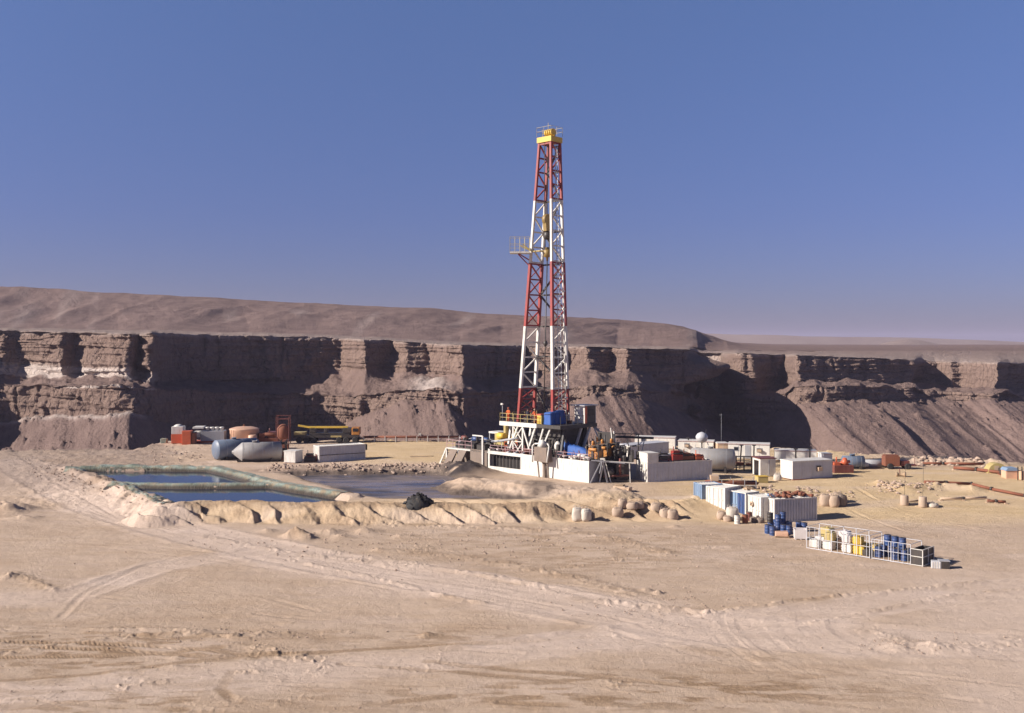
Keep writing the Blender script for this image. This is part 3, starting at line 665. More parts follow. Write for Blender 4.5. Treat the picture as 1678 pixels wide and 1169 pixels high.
# talus: fans with gullies running down the slope, big blocks
tal = (KD == 4); tw = np.sin(np.clip(TL, 0, 1) * math.pi) ** .5
gull = ridged(S / 11 + .25 * fbm(S / 20, TL * 2, o=2, s=120), TL * .8, o=3, s=121)
CZ2 = CZZ + np.where(tal, tw * np.interp(PXc, [0, 280, 600, 1200], [.15, .25, .7, 1.0]) * (1.9 * gull + .45 * fbm(S / 4, CD / 7, o=3, s=122)) + .16 * fbm(S / 1.3, CD / 1.5, o=3, s=123) + 1.0 * np.clip(fbm(S / 2.4, CD / 2.6, o=3, s=124) - .42, 0, 1) * 4, 0)
led = (KD == 2); CZ2 += np.where(led, 1.2 * fbm(S / 5, CD / 5, o=3, s=125) + .9 * ridged(S / 8, CD / 20, o=2, s=126) * np.sin(TL * math.pi), 0)
mes = (KD == 5); CZ2 += np.where(mes, np.sin(TL * math.pi) * np.minimum(1, (ztop - ztoe)[None] / 12) * (4.8 * ridged(S / 34 + 1.2 * TL, TL * .6, o=4, s=130) + 1.6 * fbm(S / 14, TL * 3, o=4, s=131)), 0)
CD2 += np.where(mes, 34 * np.sin(TL * math.pi * .5) * ridged(S / 75, S * 0 + 1, o=3, s=132) * (TL > 0), 0)
CZ2 += np.where(KD == 0, .35 * fbm(S / 3, CD / 9, o=3, s=133), 0)
SH = np.interp(PXc, [-2500, 0, 250, 600, 1000, 1200, 1400, 1700, 2600], [-10, -8, 0, 6, 22, 30, 42, 46, 46])
CXX = (PXc - CX) * CD / F + np.where(KD == 4, SH * TL ** .9, 0) + .9 * env * fbm(CZZ / 4, S / 5, o=3, s=134)
soil = np.where(tal, .9, np.where(led, .75, np.where(mes, 1.0, np.where(KD == 0, .6, 0.0))))
pal = np.zeros_like(CD)
nz = fbm(S / 6, CZZ / 1.6, o=4, s=140)
pal = np.maximum(pal, np.where((KD == 1), sstep(.74, .86, TL + .09 * nz) * (1 - sstep(235, 260, PXc)) * sstep(-.5, 0., nz + .3), 0))
pal = np.maximum(pal, np.where((KD == 2), (1 - sstep(.1, .3, TL)) * (1 - sstep(235, 260, PXc)) * .9, 0))
pal = np.maximum(pal, np.where((KD == 3), (1 - sstep(.03, .09, TL + .03 * nz)) * sstep(90, 120, PXc) * (1 - sstep(235, 260, PXc)), 0))
pal = np.maximum(pal, np.where((KD == 4), (1 - sstep(.0, .04, TL)) * .8 * (1 - sstep(215, 250, PXc)), 0))
pal = np.maximum(pal, np.where((KD == 2), .85 * np.exp(-((PXc - 705) / 28) ** 2) * sstep(.2, .5, TL), 0))
pal = np.maximum(pal, np.where((KD == 1), .55 * sstep(1136, 1146, PXc) * (1 - sstep(1172, 1190, PXc)) , 0))  # recess wall lightened in colour, standing in for the sunlight on it
pal = np.maximum(pal, np.where((KD == 1), .35 * (1 - sstep(.0, .10, TL + .05 * nz)), 0))
pal = np.maximum(pal, np.where((KD == 0) & (TL > 0), .12 + .22 * TL + .1 * nz, 0))
pal = np.maximum(pal, np.where(mes, .35 * np.clip(ridged(S / 26 + TL * .5, TL * .5, o=3, s=141) - .55, 0, 1) * 2, 0))
sheet('cliff_terrain', CXX, CD2, CZ2, M['rock'], dict(soil=soil, pale=np.clip(pal, 0, 1)))
# far plain and ridge
fp = np.array(dens(-2600, 900, 100) + dens(900, 1900, 6) + dens(1900, 4200, 100)); fd = np.geomspace(560, 9000, 80)
A_, B_ = np.meshgrid(fp, fd); X_ = (A_ - CX) * B_ / F
Z_ = 8.4 + .8 * fbm(X_ / 60, B_ / 60, o=4, s=150) + 1.5 * sstep(700, 2000, B_)
rs = np.interp(A_, [-2600, 1000, 1180, 1300, 1400, 1480, 1600, 1678, 1900, 4200], [545, 544, 546, 549, 552, 553, 558, 562, 563, 560])
zr_ = CZ + (HY - rs) * 2500 / F
Z_ = np.maximum(Z_, np.where(B_ > 2100, lerp(9, zr_ + 3 * fbm(X_ / 200, X_ * 0, o=3, s=151), sstep(2150, 2500, B_)) - .004 * np.maximum(B_ - 2500, 0), -99))
Z_ += 14 * np.exp(-((A_ - 1490) / 55) ** 2 - ((B_ - 1500) / 160) ** 2)
sheet('far_plain', X_, B_, Z_ - 0.3 * (B_ < 700) * 8, M['rock'], dict(soil=0 * A_ + .8, pale=0 * A_ + .28 + .15 * fbm(X_ / 90, B_ / 200, o=3, s=152)))

# ------------------------------------------------------------------ containers, cabins
def boxat(px, py, e, w, hpx, W=2.4, z=PAD, ground=True, yaw=None):
    """near bottom corner at px,py; e / w = picture widths of its left end and its long side"""
    x, y = G(px, py, z); s = F / y
    phi = math.asin(max(-.5, min(.95, (e / s) / W - (px - CX) / F)))
    if yaw is not None: phi = R(yaw)
    L = (w / s) / (math.cos(phi) - math.sin(phi) * (px + w - CX) / F)
    zz = z - .04
    if ground:
        q = [(x + u * math.cos(phi) - v * math.sin(phi), y + u * math.sin(phi) + v * math.cos(phi)) for u in (0, L) for v in (0, W)]
        zz = min(GH(a, b_) for a, b_ in q) - .02
    return Vector((x, y, zz)), phi, L, hpx / s
def container(px, py, e, w, hpx, label, cat='container', group=None, W=2.4, z=PAD, wall='white', roof='dirtywhite', door=('white', 'white'), frame=None, pitch=.28, dep=.045, base=None):
    loc, phi, L, H = boxat(px, py, e, w, hpx, W, z)
    H += (z - loc.z) * .6
    t = empty('shipping_container', loc, phi, label, cat, group)
    fr = M[frame or wall]
    b = MB(); b.corr((.1, .02, .12), (1, 0, 0), (0, 0, 1), (0, -1, 0), L - .2, H - .24, pitch, dep)
    b.corr((L - .1, W - .02, .12), (-1, 0, 0), (0, 0, 1), (0, 1, 0), L - .2, H - .24, pitch, dep)
    b.corr((L - .02, .1, .12), (0, 1, 0), (0, 0, 1), (1, 0, 0), W - .2, H - .24, pitch, dep)
    b.build('wall', M[wall], t)
    MB().corr((.05, W - .06, H - .05), (1, 0, 0), (0, -1, 0), (0, 0, 1), L - .1, W - .12, .3, .03).build('roof', M[roof], t)
    f = MB()
    for x in (0, L - .12):
        for y in (0, W - .12): f.box(x, y, 0, x + .12, y + .12, H)
    for z0 in (0, H - .12):
        for y in (.002, W - .102): f.box(.12, y, z0 + .002, L - .12, y + .10, z0 + .118)
        for x in (.002, L - .102): f.box(x, .12, z0 + .001, x + .10, W - .12, z0 + .117)
    f.build('frame', fr, t)
    for i, dn in enumerate(door):
        y0 = .13 + i * (W - .26) / 2; y1 = y0 + (W - .26) / 2 - .02
        d = MB(); d.corr((.05, y1, .13), (0, -1, 0), (0, 0, 1), (-1, 0, 0), y1 - y0, H - .26, .5, .012)
        d = d.build('door', M[dn], t)
        r = MB()
        for q in (.3, .72):
            yy = y0 + (y1 - y0) * q; r.tube((.0, yy, .16), (.0, yy, H - .16), .022, 6); r.box(-.04, yy - .2, 1.0, -.015, yy + .02, 1.05)
        r.build('lock_rod', M[dn], d)
    MB().box(.1, .06, .04, L - .1, W - .06, .1).build('floor', M['dark'], t)
    if base: MB().box(.13, -.03, .0, L - .13, -.004, .14).box(-.03, .13, 0, -.004, W - .13, .14).build('base_rail', M[base], t)
    t['L'] = L; t['H'] = H; t['Wd'] = W
    for k in ('L', 'H', 'Wd'): DIM.setdefault(t.name, {})[k] = t[k]; del t[k]
    return t
DIM = {}
def window(par, face, u0, z0, w_, h_, W=2.4, ac=False):
    """face 's' = long side (y=0), 'e' = left end (x=0)"""
    if face == 's': B = lambda a, b, c, d, o0, o1, m: m.box(a, -o1, c, b, -o0, d)
    else: B = lambda a, b, c, d, o0, o1, m: m.box(-o1, a, c, -o0, b, d)
    f = MB(); q = .06
    B(u0, u0 + w_, z0, z0 + q, 0, .05, f); B(u0, u0 + w_, z0 + h_ - q, z0 + h_, 0, .05, f)
    B(u0, u0 + q, z0 + q, z0 + h_ - q, 0, .05, f); B(u0 + w_ - q, u0 + w_, z0 + q, z0 + h_ - q, 0, .05, f)
    fo = f.build('window', M['grey'], par)
    g = MB(); B(u0 + q, u0 + w_ - q, z0 + q, z0 + h_ - q, .005, .02, g); g.build('pane', M['glass'], fo)
    if ac:
        a = MB(); B(u0 + .1, u0 + w_ - .1, z0 + .1, z0 + h_ * .7, .055, .42, a); a.build('air_conditioner', M['tan'], par)
def cabin(px, py, e, w, hpx, label, cat='site cabin', group=None, W=2.5, z=PAD, wall='hut', side='hut', roof='pinkroof', wins=(), door=None, yaw=None, ground=True):
    loc, phi, L, H = boxat(px, py, e, w, hpx, W, z, ground, yaw)
    t = empty('site_cabin', loc, phi, label, cat, group)
    b = MB(); b.box(0, 0, .15, L, W, H - .12)
    if door:
        pass
    b.build('wall', M[wall], t)
    r = MB(); r.box(-.06, -.06, H - .12, L + .06, W + .06, H - .04); r.box(-.03, -.03, H - .04, L + .03, W + .03, H); ro = r.build('roof', M['dirtywhite' if roof == 'pinkroof' else roof], t)
    MB().box(-.07, -.085, H - .13, L + .07, -.062, H - .05).build('fascia', M[roof], ro)
    tr = MB()
    n = max(2, int(L / 1.2))
    for i in range(1, n): tr.box(L * i / n - .02, -.018, .15, L * i / n + .02, -.001, H - .125)
    tr.build('panel_joint', M['grey_and_shade'], t)
    k = MB(); k.box(0, .12, 0, L, .3, .15); k.box(0, W - .3, 0, L, W - .12, .15)
    for i in range(4): k.box(L * (i + .1) / 4, .3, 0, L * (i + .1) / 4 + .15, W - .3, .149)
    k.build('skid', M['darkred'], t)
    for (face, u, zz, ww, hh_, a) in wins: window(t, face, u, zz, ww, hh_, W, a)
    if door:
        face, u, dw = door
        if face == 's': MB().box(u, -.04, .16, u + dw, -.001, min(2.1, H - .25)).build('door', M['grey'], t)
        else: MB().box(-.04, u, .16, -.001, u + dw, min(2.1, H - .25)).build('door', M['grey'], t)
    DIM[t.name] = dict(L=L, H=H, Wd=W)
    return t

# --- the containers of the lower yard (front right)
GC = 'old containers standing in a row above the drums'
c0 = container(1150, 833, 14, 34, 34, 'pale blue container at the left end of the front container row', group=GC, z=.35, wall='skyblue', door=('skyblue', 'skyblue'), W=2.2)
c1 = container(1188, 841, 34, 26, 39, 'wide white container end beside the pale blue one in the front row', group=GC, z=.2, wall='white')
c2 = container(1222, 846, 30, 22, 38, 'container with light blue and dark blue doors between white containers', group=GC, z=.12, wall='white', frame='dirtywhite', door=('blue', 'skyblue'))
c3 = container(1247, 853, 24, 30, 38, 'white container with a round vent fan on its end, next to the blue doors', group=GC, z=.05, wall='white')
vb = MB().lathe((-.14, 1.5, 1.55), (-.0, 1.5, 1.55), [(0, .26), (1, .26)], 16).build('vent_fan', M['tan'], c3)
MB().bar((-.16, 1.3, 1.4), (-.16, 1.7, 1.7), .04).bar((-.16, 1.7, 1.4), (-.16, 1.3, 1.7), .04).build('grille', M['dark'], vb)
c4 = container(1269, 856, 22, 70, 38, 'nearest corrugated container with white end, shade-grey ribbed side and junk on its roof', group=GC, z=0, wall='grey_and_shade', frame='white', door=('white', 'white'), W=2.4, pitch=.30, dep=.12)  # side walls coloured grey to carry the shade of a white container
# junk heap on the roofs
def junkmesh(n, ext, seed, kinds='bpt', s=1.0):
    rnd = random.Random(seed); b = MB()
    for i in range(n):
        x, y = rnd.uniform(0, ext[0]), rnd.uniform(0, ext[1]); z = rnd.uniform(0, ext[2]) * .4; k = rnd.choice(kinds); a = rnd.uniform(0, 3.1)
        if k == 'b':
            q = rnd.uniform(.15, .5) * s; b.box(x, y, z, x + q, y + q * rnd.uniform(.5, 1), z + rnd.uniform(.1, ext[2]) , .05)
        elif k == 'p':
            l = rnd.uniform(.5, 1.6) * s; c_, s_ = math.cos(a) * l, math.sin(a) * l
            x2 = min(max(x + c_, 0), ext[0]); y2 = min(max(y + s_, 0), ext[1])
            if abs(x2 - x) + abs(y2 - y) > .1: b.tube((x, y, z + .06), (x2, y2, z + rnd.uniform(.06, ext[2])), rnd.uniform(.03, .08), 6)
        else:
            b.lathe((x, y, z), (x, y, z + rnd.uniform(.1, ext[2]) + .05), [(0, .22 * s), (.9, .22 * s), (1, .12 * s)], 9)
    return b
def on_roof(c, bld, name, mat, label, cat, off=(.2, .2), dz=0):
    d = DIM[c.name]; e = empty(name, c.location, c.rotation_euler.z, label, cat)
    e.location = c.matrix_basis @ Vector((off[0], off[1], d['H'] - .03 + dz)); bld.build(mat[0], M[mat[1]], e); return e
d4 = DIM[c4.name]
on_roof(c4, junkmesh(34, (d4['L'] - .5, 1.9, .35), 3), 'scrap_heap', ('scrap', 'rust'), 'rusty pipes and scrap scattered on the roof of the ribbed container', 'scrap heap')
e = on_roof(c4, junkmesh(7, (1.5, 1.0, .25), 5, 'b'), 'canvas_bundle', ('cloth', 'skyblue'), 'pale blue and grey bundle on the left roof corner of the ribbed container', 'bundle', (.2, .9))
e = on_roof(c2, junkmesh(10, (2.2, 1.2, .3), 8, 'bp'), 'timber_offcuts', ('timber', 'wood'), 'timber offcuts on the roof behind the blue double doors', 'timber', (1.2, .6))
# pipe and sack rack behind the row
x, y = G(1164, 801, PAD); rk = empty('pipe_rack', (x, y, GH(x, y) - .02), R(-4), 'low rack piled with brown pipes and sacks behind the front container row', 'pipe rack')
b = MB()
for i in range(5):
    for yy in (0, 2): b.bar((i * 1.3, yy, 0), (i * 1.3, yy, 1.15), .07)
    b.bar((i * 1.3, 0, .45), (i * 1.3, 2, .45), .08)
b.bar((0, 0, .45), (5.2, 0, .45), .07).bar((0, 2, .45), (5.2, 2, .45), .07); b.build('frame', M['grey'], rk)
b = MB()
for i in range(16):
    b.tube((-.3 + random.uniform(-.2, .2), .15 + (i % 8) * .24, .56 + .16 * (i // 8)), (5.4 + random.uniform(-.4, .3), .15 + (i % 8) * .24, .56 + .16 * (i // 8) + random.uniform(-.02, .05)), .075, 8)
b.build('pipe_bundle', M['rust'], rk)
MB().box(.1, .3, .86, 1.0, 1.5, 1.5, .04).build('crate', M['tan'], rk, bevel=.02)

# --- bulk sacks
def sackmesh(w_, h_, seed, top=.75):
    rnd = random.Random(seed); n = 20; prof = [(0, .82), (.06, .95), (.25, 1.05), (.55, 1.04), (.8, .98), (.93, .85), (1.0, top * .75), (1.02, .3)]
    vs = []; fs = []
    for t_, r_ in prof:
        for k in range(n):
            th = 2 * math.pi * k / n; sq = 1 / (abs(math.cos(th)) ** 3 + abs(math.sin(th)) ** 3) ** (1 / 3)
            q = r_ * w_ / 2 * (1 + (sq - 1) * .95) * (1 + rnd.uniform(-.09, .09))
            vs.append((q * math.cos(th), q * math.sin(th), t_ * h_ + rnd.uniform(-.03, .03)))
    for i in range(len(prof) - 1):
        for k in range(n): fs.append((i * n + k, i * n + (k + 1) % n, (i + 1) * n + (k + 1) % n, (i + 1) * n + k))
    fs.append(tuple((len(prof) - 1) * n + k for k in range(n)))
    b = MB(); b.add(vs, fs, True); return b
def sack(px, py, w_, h_, label, z=0, mat='sack', group='bulk sacks standing about the yard', tilt=0):
    p = on(px, py, z); t = empty('bulk_sack', p, random.uniform(-.4, .4), label, 'bulk sack', group)
    sd = int(px * 7 + py)
    l = sackmesh(w_, h_, sd)
    for sx in (-1, 1):
        for sy in (-1, 1): l.path([(sx * w_ * .36, sy * w_ * .36, h_ * .85), (sx * w_ * .3, sy * w_ * .34, h_ * 1.12), (sx * w_ * .12, sy * w_ * .36, h_ * 1.14), (sx * w_ * .08, sy * w_ * .3, h_ * .95)], .022, 5)
    l.build('bag', M[mat], t)
    t.rotation_euler.x = tilt
    return t
sack(946, 853, 1.05, 1.3, 'tall pale sack, leftmost of the sacks below the scalloped sand bank', mat='whitesack')
sack(960, 854, 1.0, 1.2, 'pale sack leaning against the leftmost tall sack below the sand bank', mat='whitesack', tilt=.06)
sack(968, 852, .8, .95, 'dark brown sack in the shadow of the two pale leftmost sacks', mat='mud')
sack(1012, 850, 1.1, .95, 'squat tan sack standing alone between the leftmost and the right hand sacks')
sack(1020, 846, .9, .9, 'small tan sack tucked behind the squat lone sack')
sack(1036, 842, 1.1, .75, 'slumped tan sack at the foot of the sand bank', z=.3)
sack(1048, 845, .9, .7, 'low dark tan sack beside the slumped sack at the bank')
sack(1075, 846, 1.15, 1.15, 'full tan sack at the left end of the cluster of three below the bank')
sack(1090, 850, 1.05, 1.1, 'middle full tan sack of the cluster of three below the bank')
sack(1102, 851, 1.1, 1.1, 'right hand full tan sack of the cluster of three below the bank')
sack(1352, 830, 1.1, 1.25, 'tan sack nearest the ribbed container on its right', z=.3)
sack(1367, 831, 1.05, 1.25, 'tan sack in the middle of the sacks right of the ribbed container', z=.3)
sack(1379, 830, 1.0, 1.2, 'dusky tan sack at the right end beside the ribbed container', z=.3, mat='mud')
sack(1372, 826, 1.1, 1.1, 'tan sack at the back of the group right of the ribbed container', z=.35)
sack(1200, 852, 1.25, 1.3, 'large whitish sack in front of the light blue door', mat='whitesack', z=.0)
sack(1182, 851, .9, .8, 'low tan sack left of the whitish one before the white container end', z=.0)
sack(1192, 854, .8, .55, 'slumped little sack at the foot of the large whitish sack', z=.0)
sack(1246, 856, .75, .5, 'flat dark sack before the white container with the vent fan', z=0, mat='mud')
sack(1235, 855, .7, .5, 'flat dark sack between the brown drum and the flat dark one', z=0, mat='mud')
sack(1274, 787, .9, .8, 'small pale sack by the corner of the white cabin with the red base', mat='whitesack', z=PAD)

# --- drums
def drum_proto(mat, h_=.88, r_=.29, name='drum'):
    t = empty(name, (0, 0, 0)); q = h_
    MB().lathe((0, 0, 0), (0, 0, q), [(0, r_), (.02, r_ + .012), (.05, r_), (.32, r_), (.335, r_ + .015), (.36, r_), (.64, r_), (.655, r_ + .015), (.68, r_), (.95, r_), (.975, r_ + .012), (1, r_)], 20).build('drum_body', M[mat], t)
    MB().lathe((0, 0, q), (0, 0, q + .012), [(0, r_ - .03), (1, r_ - .03)], 18).lathe((.14, 0, q + .012), (.14, 0, q + .045), [(0, .045), (1, .04)], 8).build('lid', M['dark'], t)
    return t
protos = {}
def drum(px, py, label, mat='blue', z=0, zadd=0, group='blue drums near the cages', xy=None, h_=.88):
    x, y = xy or G(px, py, z); k = (mat, h_)
    if k in protos: t = copy_tree(protos[k])
    else: t = drum_proto(mat, h_); protos[k] = t
    for ch in t.children if False else []: pass
    t.location = (x, y, GH(x, y) - .03 + zadd); t.rotation_euler = (0, 0, random.uniform(0, 6))
    tag(t, label, 'drum', group); return t
drum(1221, 857, 'rusty brown drum standing before the blue doored container', 'rust', group='single drums before the containers')
drum(1228, 853, 'second rusty drum close behind the brown one before the blue doors', 'darkred', group='single drums before the containers')
drum(1208, 858, 'pale dented drum right of the large whitish sack', 'dirtywhite', group='single drums before the containers')
D_ = [(1258, 874, 'leftmost blue drum of the cluster under the ribbed container'), (1266, 877, 'front blue drum, second from the left of the cluster'), (1263, 869, 'blue drum behind the leftmost pair of the cluster'),
      (1275, 872, 'blue drum in the heart of the cluster behind the pallet'), (1272, 865, 'rear left blue drum nearest the ribbed container wall'), (1284, 874, 'blue drum right behind the brown pallet'),
      (1283, 867, 'rear middle blue drum of the cluster by the container'), (1293, 875, 'front blue drum at the right end of the cluster'), (1293, 868, 'rear right blue drum of the cluster by the container'),
      (1309, 869, 'blue drum behind the left half of the white tub'), (1318, 870, 'blue drum behind the right half of the white tub')]
for a, c_, l in D_: drum(a, c_, l)
drum(1275, 872, 'blue drum stacked on top in the heart of the cluster', zadd=.88)
drum(1283, 867, 'blue drum stacked on the rear middle one of the cluster', zadd=.88)
drum(1262, 869.5, 'dark drum lifted above the others at the back of the blue cluster', 'dark', zadd=.88, group='blue drums near the cages')
p = on(1270, 881, 0); t = empty('pallet_load', p, R(-12), 'flat pinkish brown pallet load in front of the blue drums', 'pallet')
b = MB()
for i in range(3): b.box(0, .1 + i * .42, 0, 1.3, .2 + i * .42, .1)
for i in range(7): b.box(.01 + i * .185, .04, .1, .15 + i * .185, 1.14, .13)
b.build('pallet', M['wood'], t); MB().box(.05, .1, .13, 1.2, 1.05, .5, .04).build('load', M['salmon'], t, bevel=.05)
p = on(1302, 884, 0); t = empty('plastic_tub', p, R(-10), 'low white plastic tub between the blue drums and the tube cage', 'tub')
b = MB(); b.box(0, 0, .1, 1.15, 1.1, .16); 
for a in ((0, 0, 1.15, .05), (0, 1.05, 1.15, 1.1), (0, .05, .05, 1.05), (1.1, .05, 1.15, 1.05)): b.box(a[0], a[1], .16, a[2], a[3], .95)
b.build('tub_body', M['plastic'], t, bevel=.02); b = MB()
for a in (.05, .5, .95): b.box(a, .02, 0, a + .12, 1.08, .098)
b.build('foot', M['plastic'], t)

# --- cages
x, y = G(1322, 898, 0); CA = Vector((x, y, GH(x, y) - .02)); ca = R(-45)
def cageloc(u, v, z=0): return (CA.x + u * math.cos(ca) - v * math.sin(ca), CA.y + u * math.sin(ca) + v * math.cos(ca), CA.z + z)
def cage(u0, L, W, H, n, name, label, mat, solid_end=False, wires=0, bottom=True):
    t = empty(name, cageloc(u0, 0), ca, label, 'cage')
    b = MB(); q = .05
    for i in range(n + 1):
        u = L * i / n
        for v in (0, W): b.bar((u, v, 0), (u, v, H), q)
        if i in (0, n) or i % 2 == 0:
            b.bar((u, 0, H), (u, W, H), q * .8)
        b.bar((u, 0, .06), (u, W, .06), q * .8)
    for v in (0, W):
        for z in (.06, H * .5, H): b.bar((0, v, z), (L, v, z), q * (.8 if z != .06 else 1.2))
    for u in (0, L): b.bar((u, 0, H * .5), (u, W, H * .5), q * .8)
    b.build('tube_frame', M[mat], t)
    if wires:
        b = MB()
        for i in range(wires): b.bar((L * (i + .5) / wires, -.02, .1), (L * (i + .5) / wires, -.02, H), .028)
        b.build('mesh_panel', M[mat], t)
    MB().box(.05, .05, .08, L - .05, W - .05, .12).build('deck', M['wood'], t)
    return t
cage(0, 5.75, 2.3, 1.9, 5, 'tube_cage', 'long open cage of white tubes holding yellow and white totes', 'grey_and_shade', wires=11)
cage(5.95, 3.25, 2.2, 1.65, 2, 'stake_cage', 'shorter cage with close white stakes holding blue drums', 'grey_and_shade', wires=8)
t = empty('dark_crate', cageloc(9.25, .0), ca, 'dark steel skip joined to the right end of the stake cage', 'skip')
b = MB(); b.box(0, 0, .08, .06, 2.2, 1.3); b.box(.06, 0, .08, .9, .05, 1.3); b.box(.06, 2.15, .08, .9, 2.2, 1.3); b.box(.85, .05, .08, .9, 2.15, 1.3); b.box(.06, .05, .1, .85, 2.15, .15)
b.build('plate_wall', M['dark'], t); b = MB()
for z in (.06, .75, 1.34): b.bar((.94, 0, z), (.94, 2.2, z), .06); b.bar((0, -.03, z), (.94, -.03, z), .05)
for v in (0, 1.1, 2.2): b.bar((.94, v, 0), (.94, v, 1.36), .06)
b.build('rim_frame', M['dirtywhite'], t)
def tote(u, v, z, s_, mat, label):
    t = empty('plastic_tote', cageloc(u, v, z + .12), ca + random.uniform(-.1, .1), label, 'tote', 'totes stored in the long tube cage')
    MB().box(0, 0, 0, s_, s_ * .95, s_ * .85).build('tank_body', M[mat], t, bevel=.06)
    b = MB()
    for k in (.3, .65): b.box(-.015, -.015, s_ * .85 * k, s_ + .015, s_ * .95 + .015, s_ * .85 * k + .04)
    b.lathe((s_ / 2, s_ / 2, s_ * .85), (s_ / 2, s_ / 2, s_ * .85 + .08), [(0, .12), (1, .12)], 12); b.build('cap_and_band', M[mat], t)
tote(.15, 1.15, 0, .95, 'plastic', 'white tote at the left back corner of the tube cage, lower tier')
tote(.2, .1, 0, .8, 'dirtywhite', 'off-white tote at the left front corner of the tube cage')
tote(.6, 1.2, .84, .95, 'paleyellow', 'pale yellow tote stacked highest at the left end of the tube cage')
tote(1.35, .2, 0, .85, 'dirtywhite', 'off-white tote second from the left along the front of the tube cage')
tote(1.5, 1.2, 0, .9, 'dark', 'dark tote behind the second front tote of the tube cage')
tote(2.3, 1.1, .0, 1.0, 'tan', 'tan tote in the middle back of the tube cage')
tote(2.35, 1.15, .88, .85, 'plastic', 'pinkish white tote stacked on the middle back of the tube cage')
tote(3.2, 1.2, .6, .7, 'plastic', 'small pinkish tote right of the middle stack in the tube cage')
tote(3.1, .25, 0, .9, 'dirtywhite', 'off-white tote at the middle front of the tube cage')
tote(4.2, .15, 0, .95, 'yellow', 'bright yellow tote at the right front of the tube cage, lower of two')
tote(4.15, .15, .83, .75, 'yellow', 'bright yellow tote stacked on the right front one')
tote(4.9, 1.1, .0, .95, 'yellow', 'bright yellow tote at the right back corner of the tube cage')
tote(1.5, .25, .75, .8, 'paleyellow', 'faded yellow tote stacked on the second front tote of the tube cage')
tote(3.1, .3, .8, .75, 'plastic', 'pinkish tote stacked on the middle front tote of the tube cage')
tote(5.0, .1, 0, .65, 'dark', 'small dark tote in the right front corner of the tube cage')
tote(4.1, 1.2, .0, .9, 'yellow', 'yellow tote behind the stacked bright yellow pair')
k = 0
for (u, v, zz, l) in [(6.3, .5, 0, 'blue drum at the left front inside the stake cage'), (6.3, 1.5, 0, 'blue drum at the left back inside the stake cage'), (7.0, 1.5, 0, 'blue drum second along the back inside the stake cage'),
                      (7.7, .6, 0, 'blue drum in the front middle inside the stake cage'), (7.75, 1.5, 0, 'blue drum third along the back inside the stake cage'), (8.45, .6, 0, 'blue drum at the right front inside the stake cage'), (8.5, 1.5, 0, 'blue drum at the right back inside the stake cage'),
                      (6.65, 1.45, .9, 'blue drum stacked on the back left pair in the stake cage'), (8.1, 1.0, .9, 'blue drum stacked on the right hand ones in the stake cage'), (7.4, 1.2, .9, 'blue drum stacked over the middle ones in the stake cage')]:
    q = cageloc(u, v); t = drum(0, 0, l, 'blue', xy=(q[0], q[1]), group='blue drums inside the stake cage'); t.location.z = CA.z + .13 + zz
p = on(1526, 930, 0); t = empty('concrete_block', p, R(-20), 'small grey ribbed crate lying right of the dark skip', 'crate')
b = MB(); b.box(0, 0, 0, .75, .6, .6); b.build('crate_body', M['grey_and_shade'], t, bevel=.03); b = MB()
for i in range(4): b.box(.05 + i * .18, -.03, .05, .12 + i * .18, -.002, .55)
b.build('rib', M['dirtywhite'], t)
p = on(1540, 931, 0); t = empty('steel_box', p, R(-12), 'squat dark steel box beside the grey ribbed crate', 'box')
MB().box(0, 0, .05, .75, .7, .62).build('box_body', M['dark'], t, bevel=.02); MB().box(-.03, -.03, .622, .78, .73, .68).build('lid', M['grey'], t)
p = on(1518, 915, 0); t = empty('dark_bin', p, R(-30), 'little dark bin behind the grey ribbed crate', 'bin')
MB().lathe((0, 0, 0), (0, 0, .7), [(0, .24), (.95, .3), (1, .32)], 14).build('bin_body', M['dark'], t); MB().lathe((0, 0, .7), (0, 0, .76), [(0, .33), (1, .2)], 14).build('lid', M['grey'], t)
p = on(1004, 804, PAD); t = empty('stone_block', p, R(-25), 'sandy timber and stone block on the bank below the rig', 'block')
b = MB(); b.box(0, 0, 0, 1.5, 1.0, .65, .08); b.box(1.3, -.05, 0, 2.0, .8, .5, .1); b.build('slab', M['tan'], t, bevel=.06); MB().box(.2, .15, .64, 1.2, .8, .78, .03).build('board', M['wood'], t)
# black heap of liner scrap
p = on(685, 851, 0); t = empty('rubbish_heap', (p.x, p.y, p.z), 0, 'black heap of torn rubber and plastic at the foot of the sand berm', 'rubbish heap')
b = MB(); rnd = random.Random(4)
for i in range(300):
    a = rnd.uniform(0, 6.3); q = abs(rnd.gauss(0, .5)); q = min(q, 1); xx, yy = 1.95 * q * math.cos(a), 1.1 + 1.2 * q * math.sin(a); zz = max(0.05, 1.5 * (1 - q ** 1.3) * rnd.uniform(.35, 1.0)); s_ = rnd.uniform(.15, .4)
    k = rnd.uniform(0, 3); v0 = Vector((xx, yy, zz)); u_ = Vector((rnd.gauss(0, 1), rnd.gauss(0, 1), rnd.gauss(0, .6))).normalized() * s_; w_ = Vector((rnd.gauss(0, 1), rnd.gauss(0, 1), rnd.gauss(0, 1))).normalized() * s_ * .7; n_ = u_.cross(w_).normalized() * .03
    b.add([v0 - u_, v0 + w_, v0 + u_, v0 - w_, v0 - u_ * .8 + n_, v0 + w_ * .8 + n_, v0 + u_ + n_ * 3, v0 - w_ + n_], [(0, 1, 2, 3), (7, 6, 5, 4), (0, 4, 5, 1), (1, 5, 6, 2), (2, 6, 7, 3), (3, 7, 4, 0)])
b.ball((0, 1.1, -.1), 1.3, 22, (1.25, .95, .95), .14, 5); b.build('rubber_scrap', M['rubber'], t)

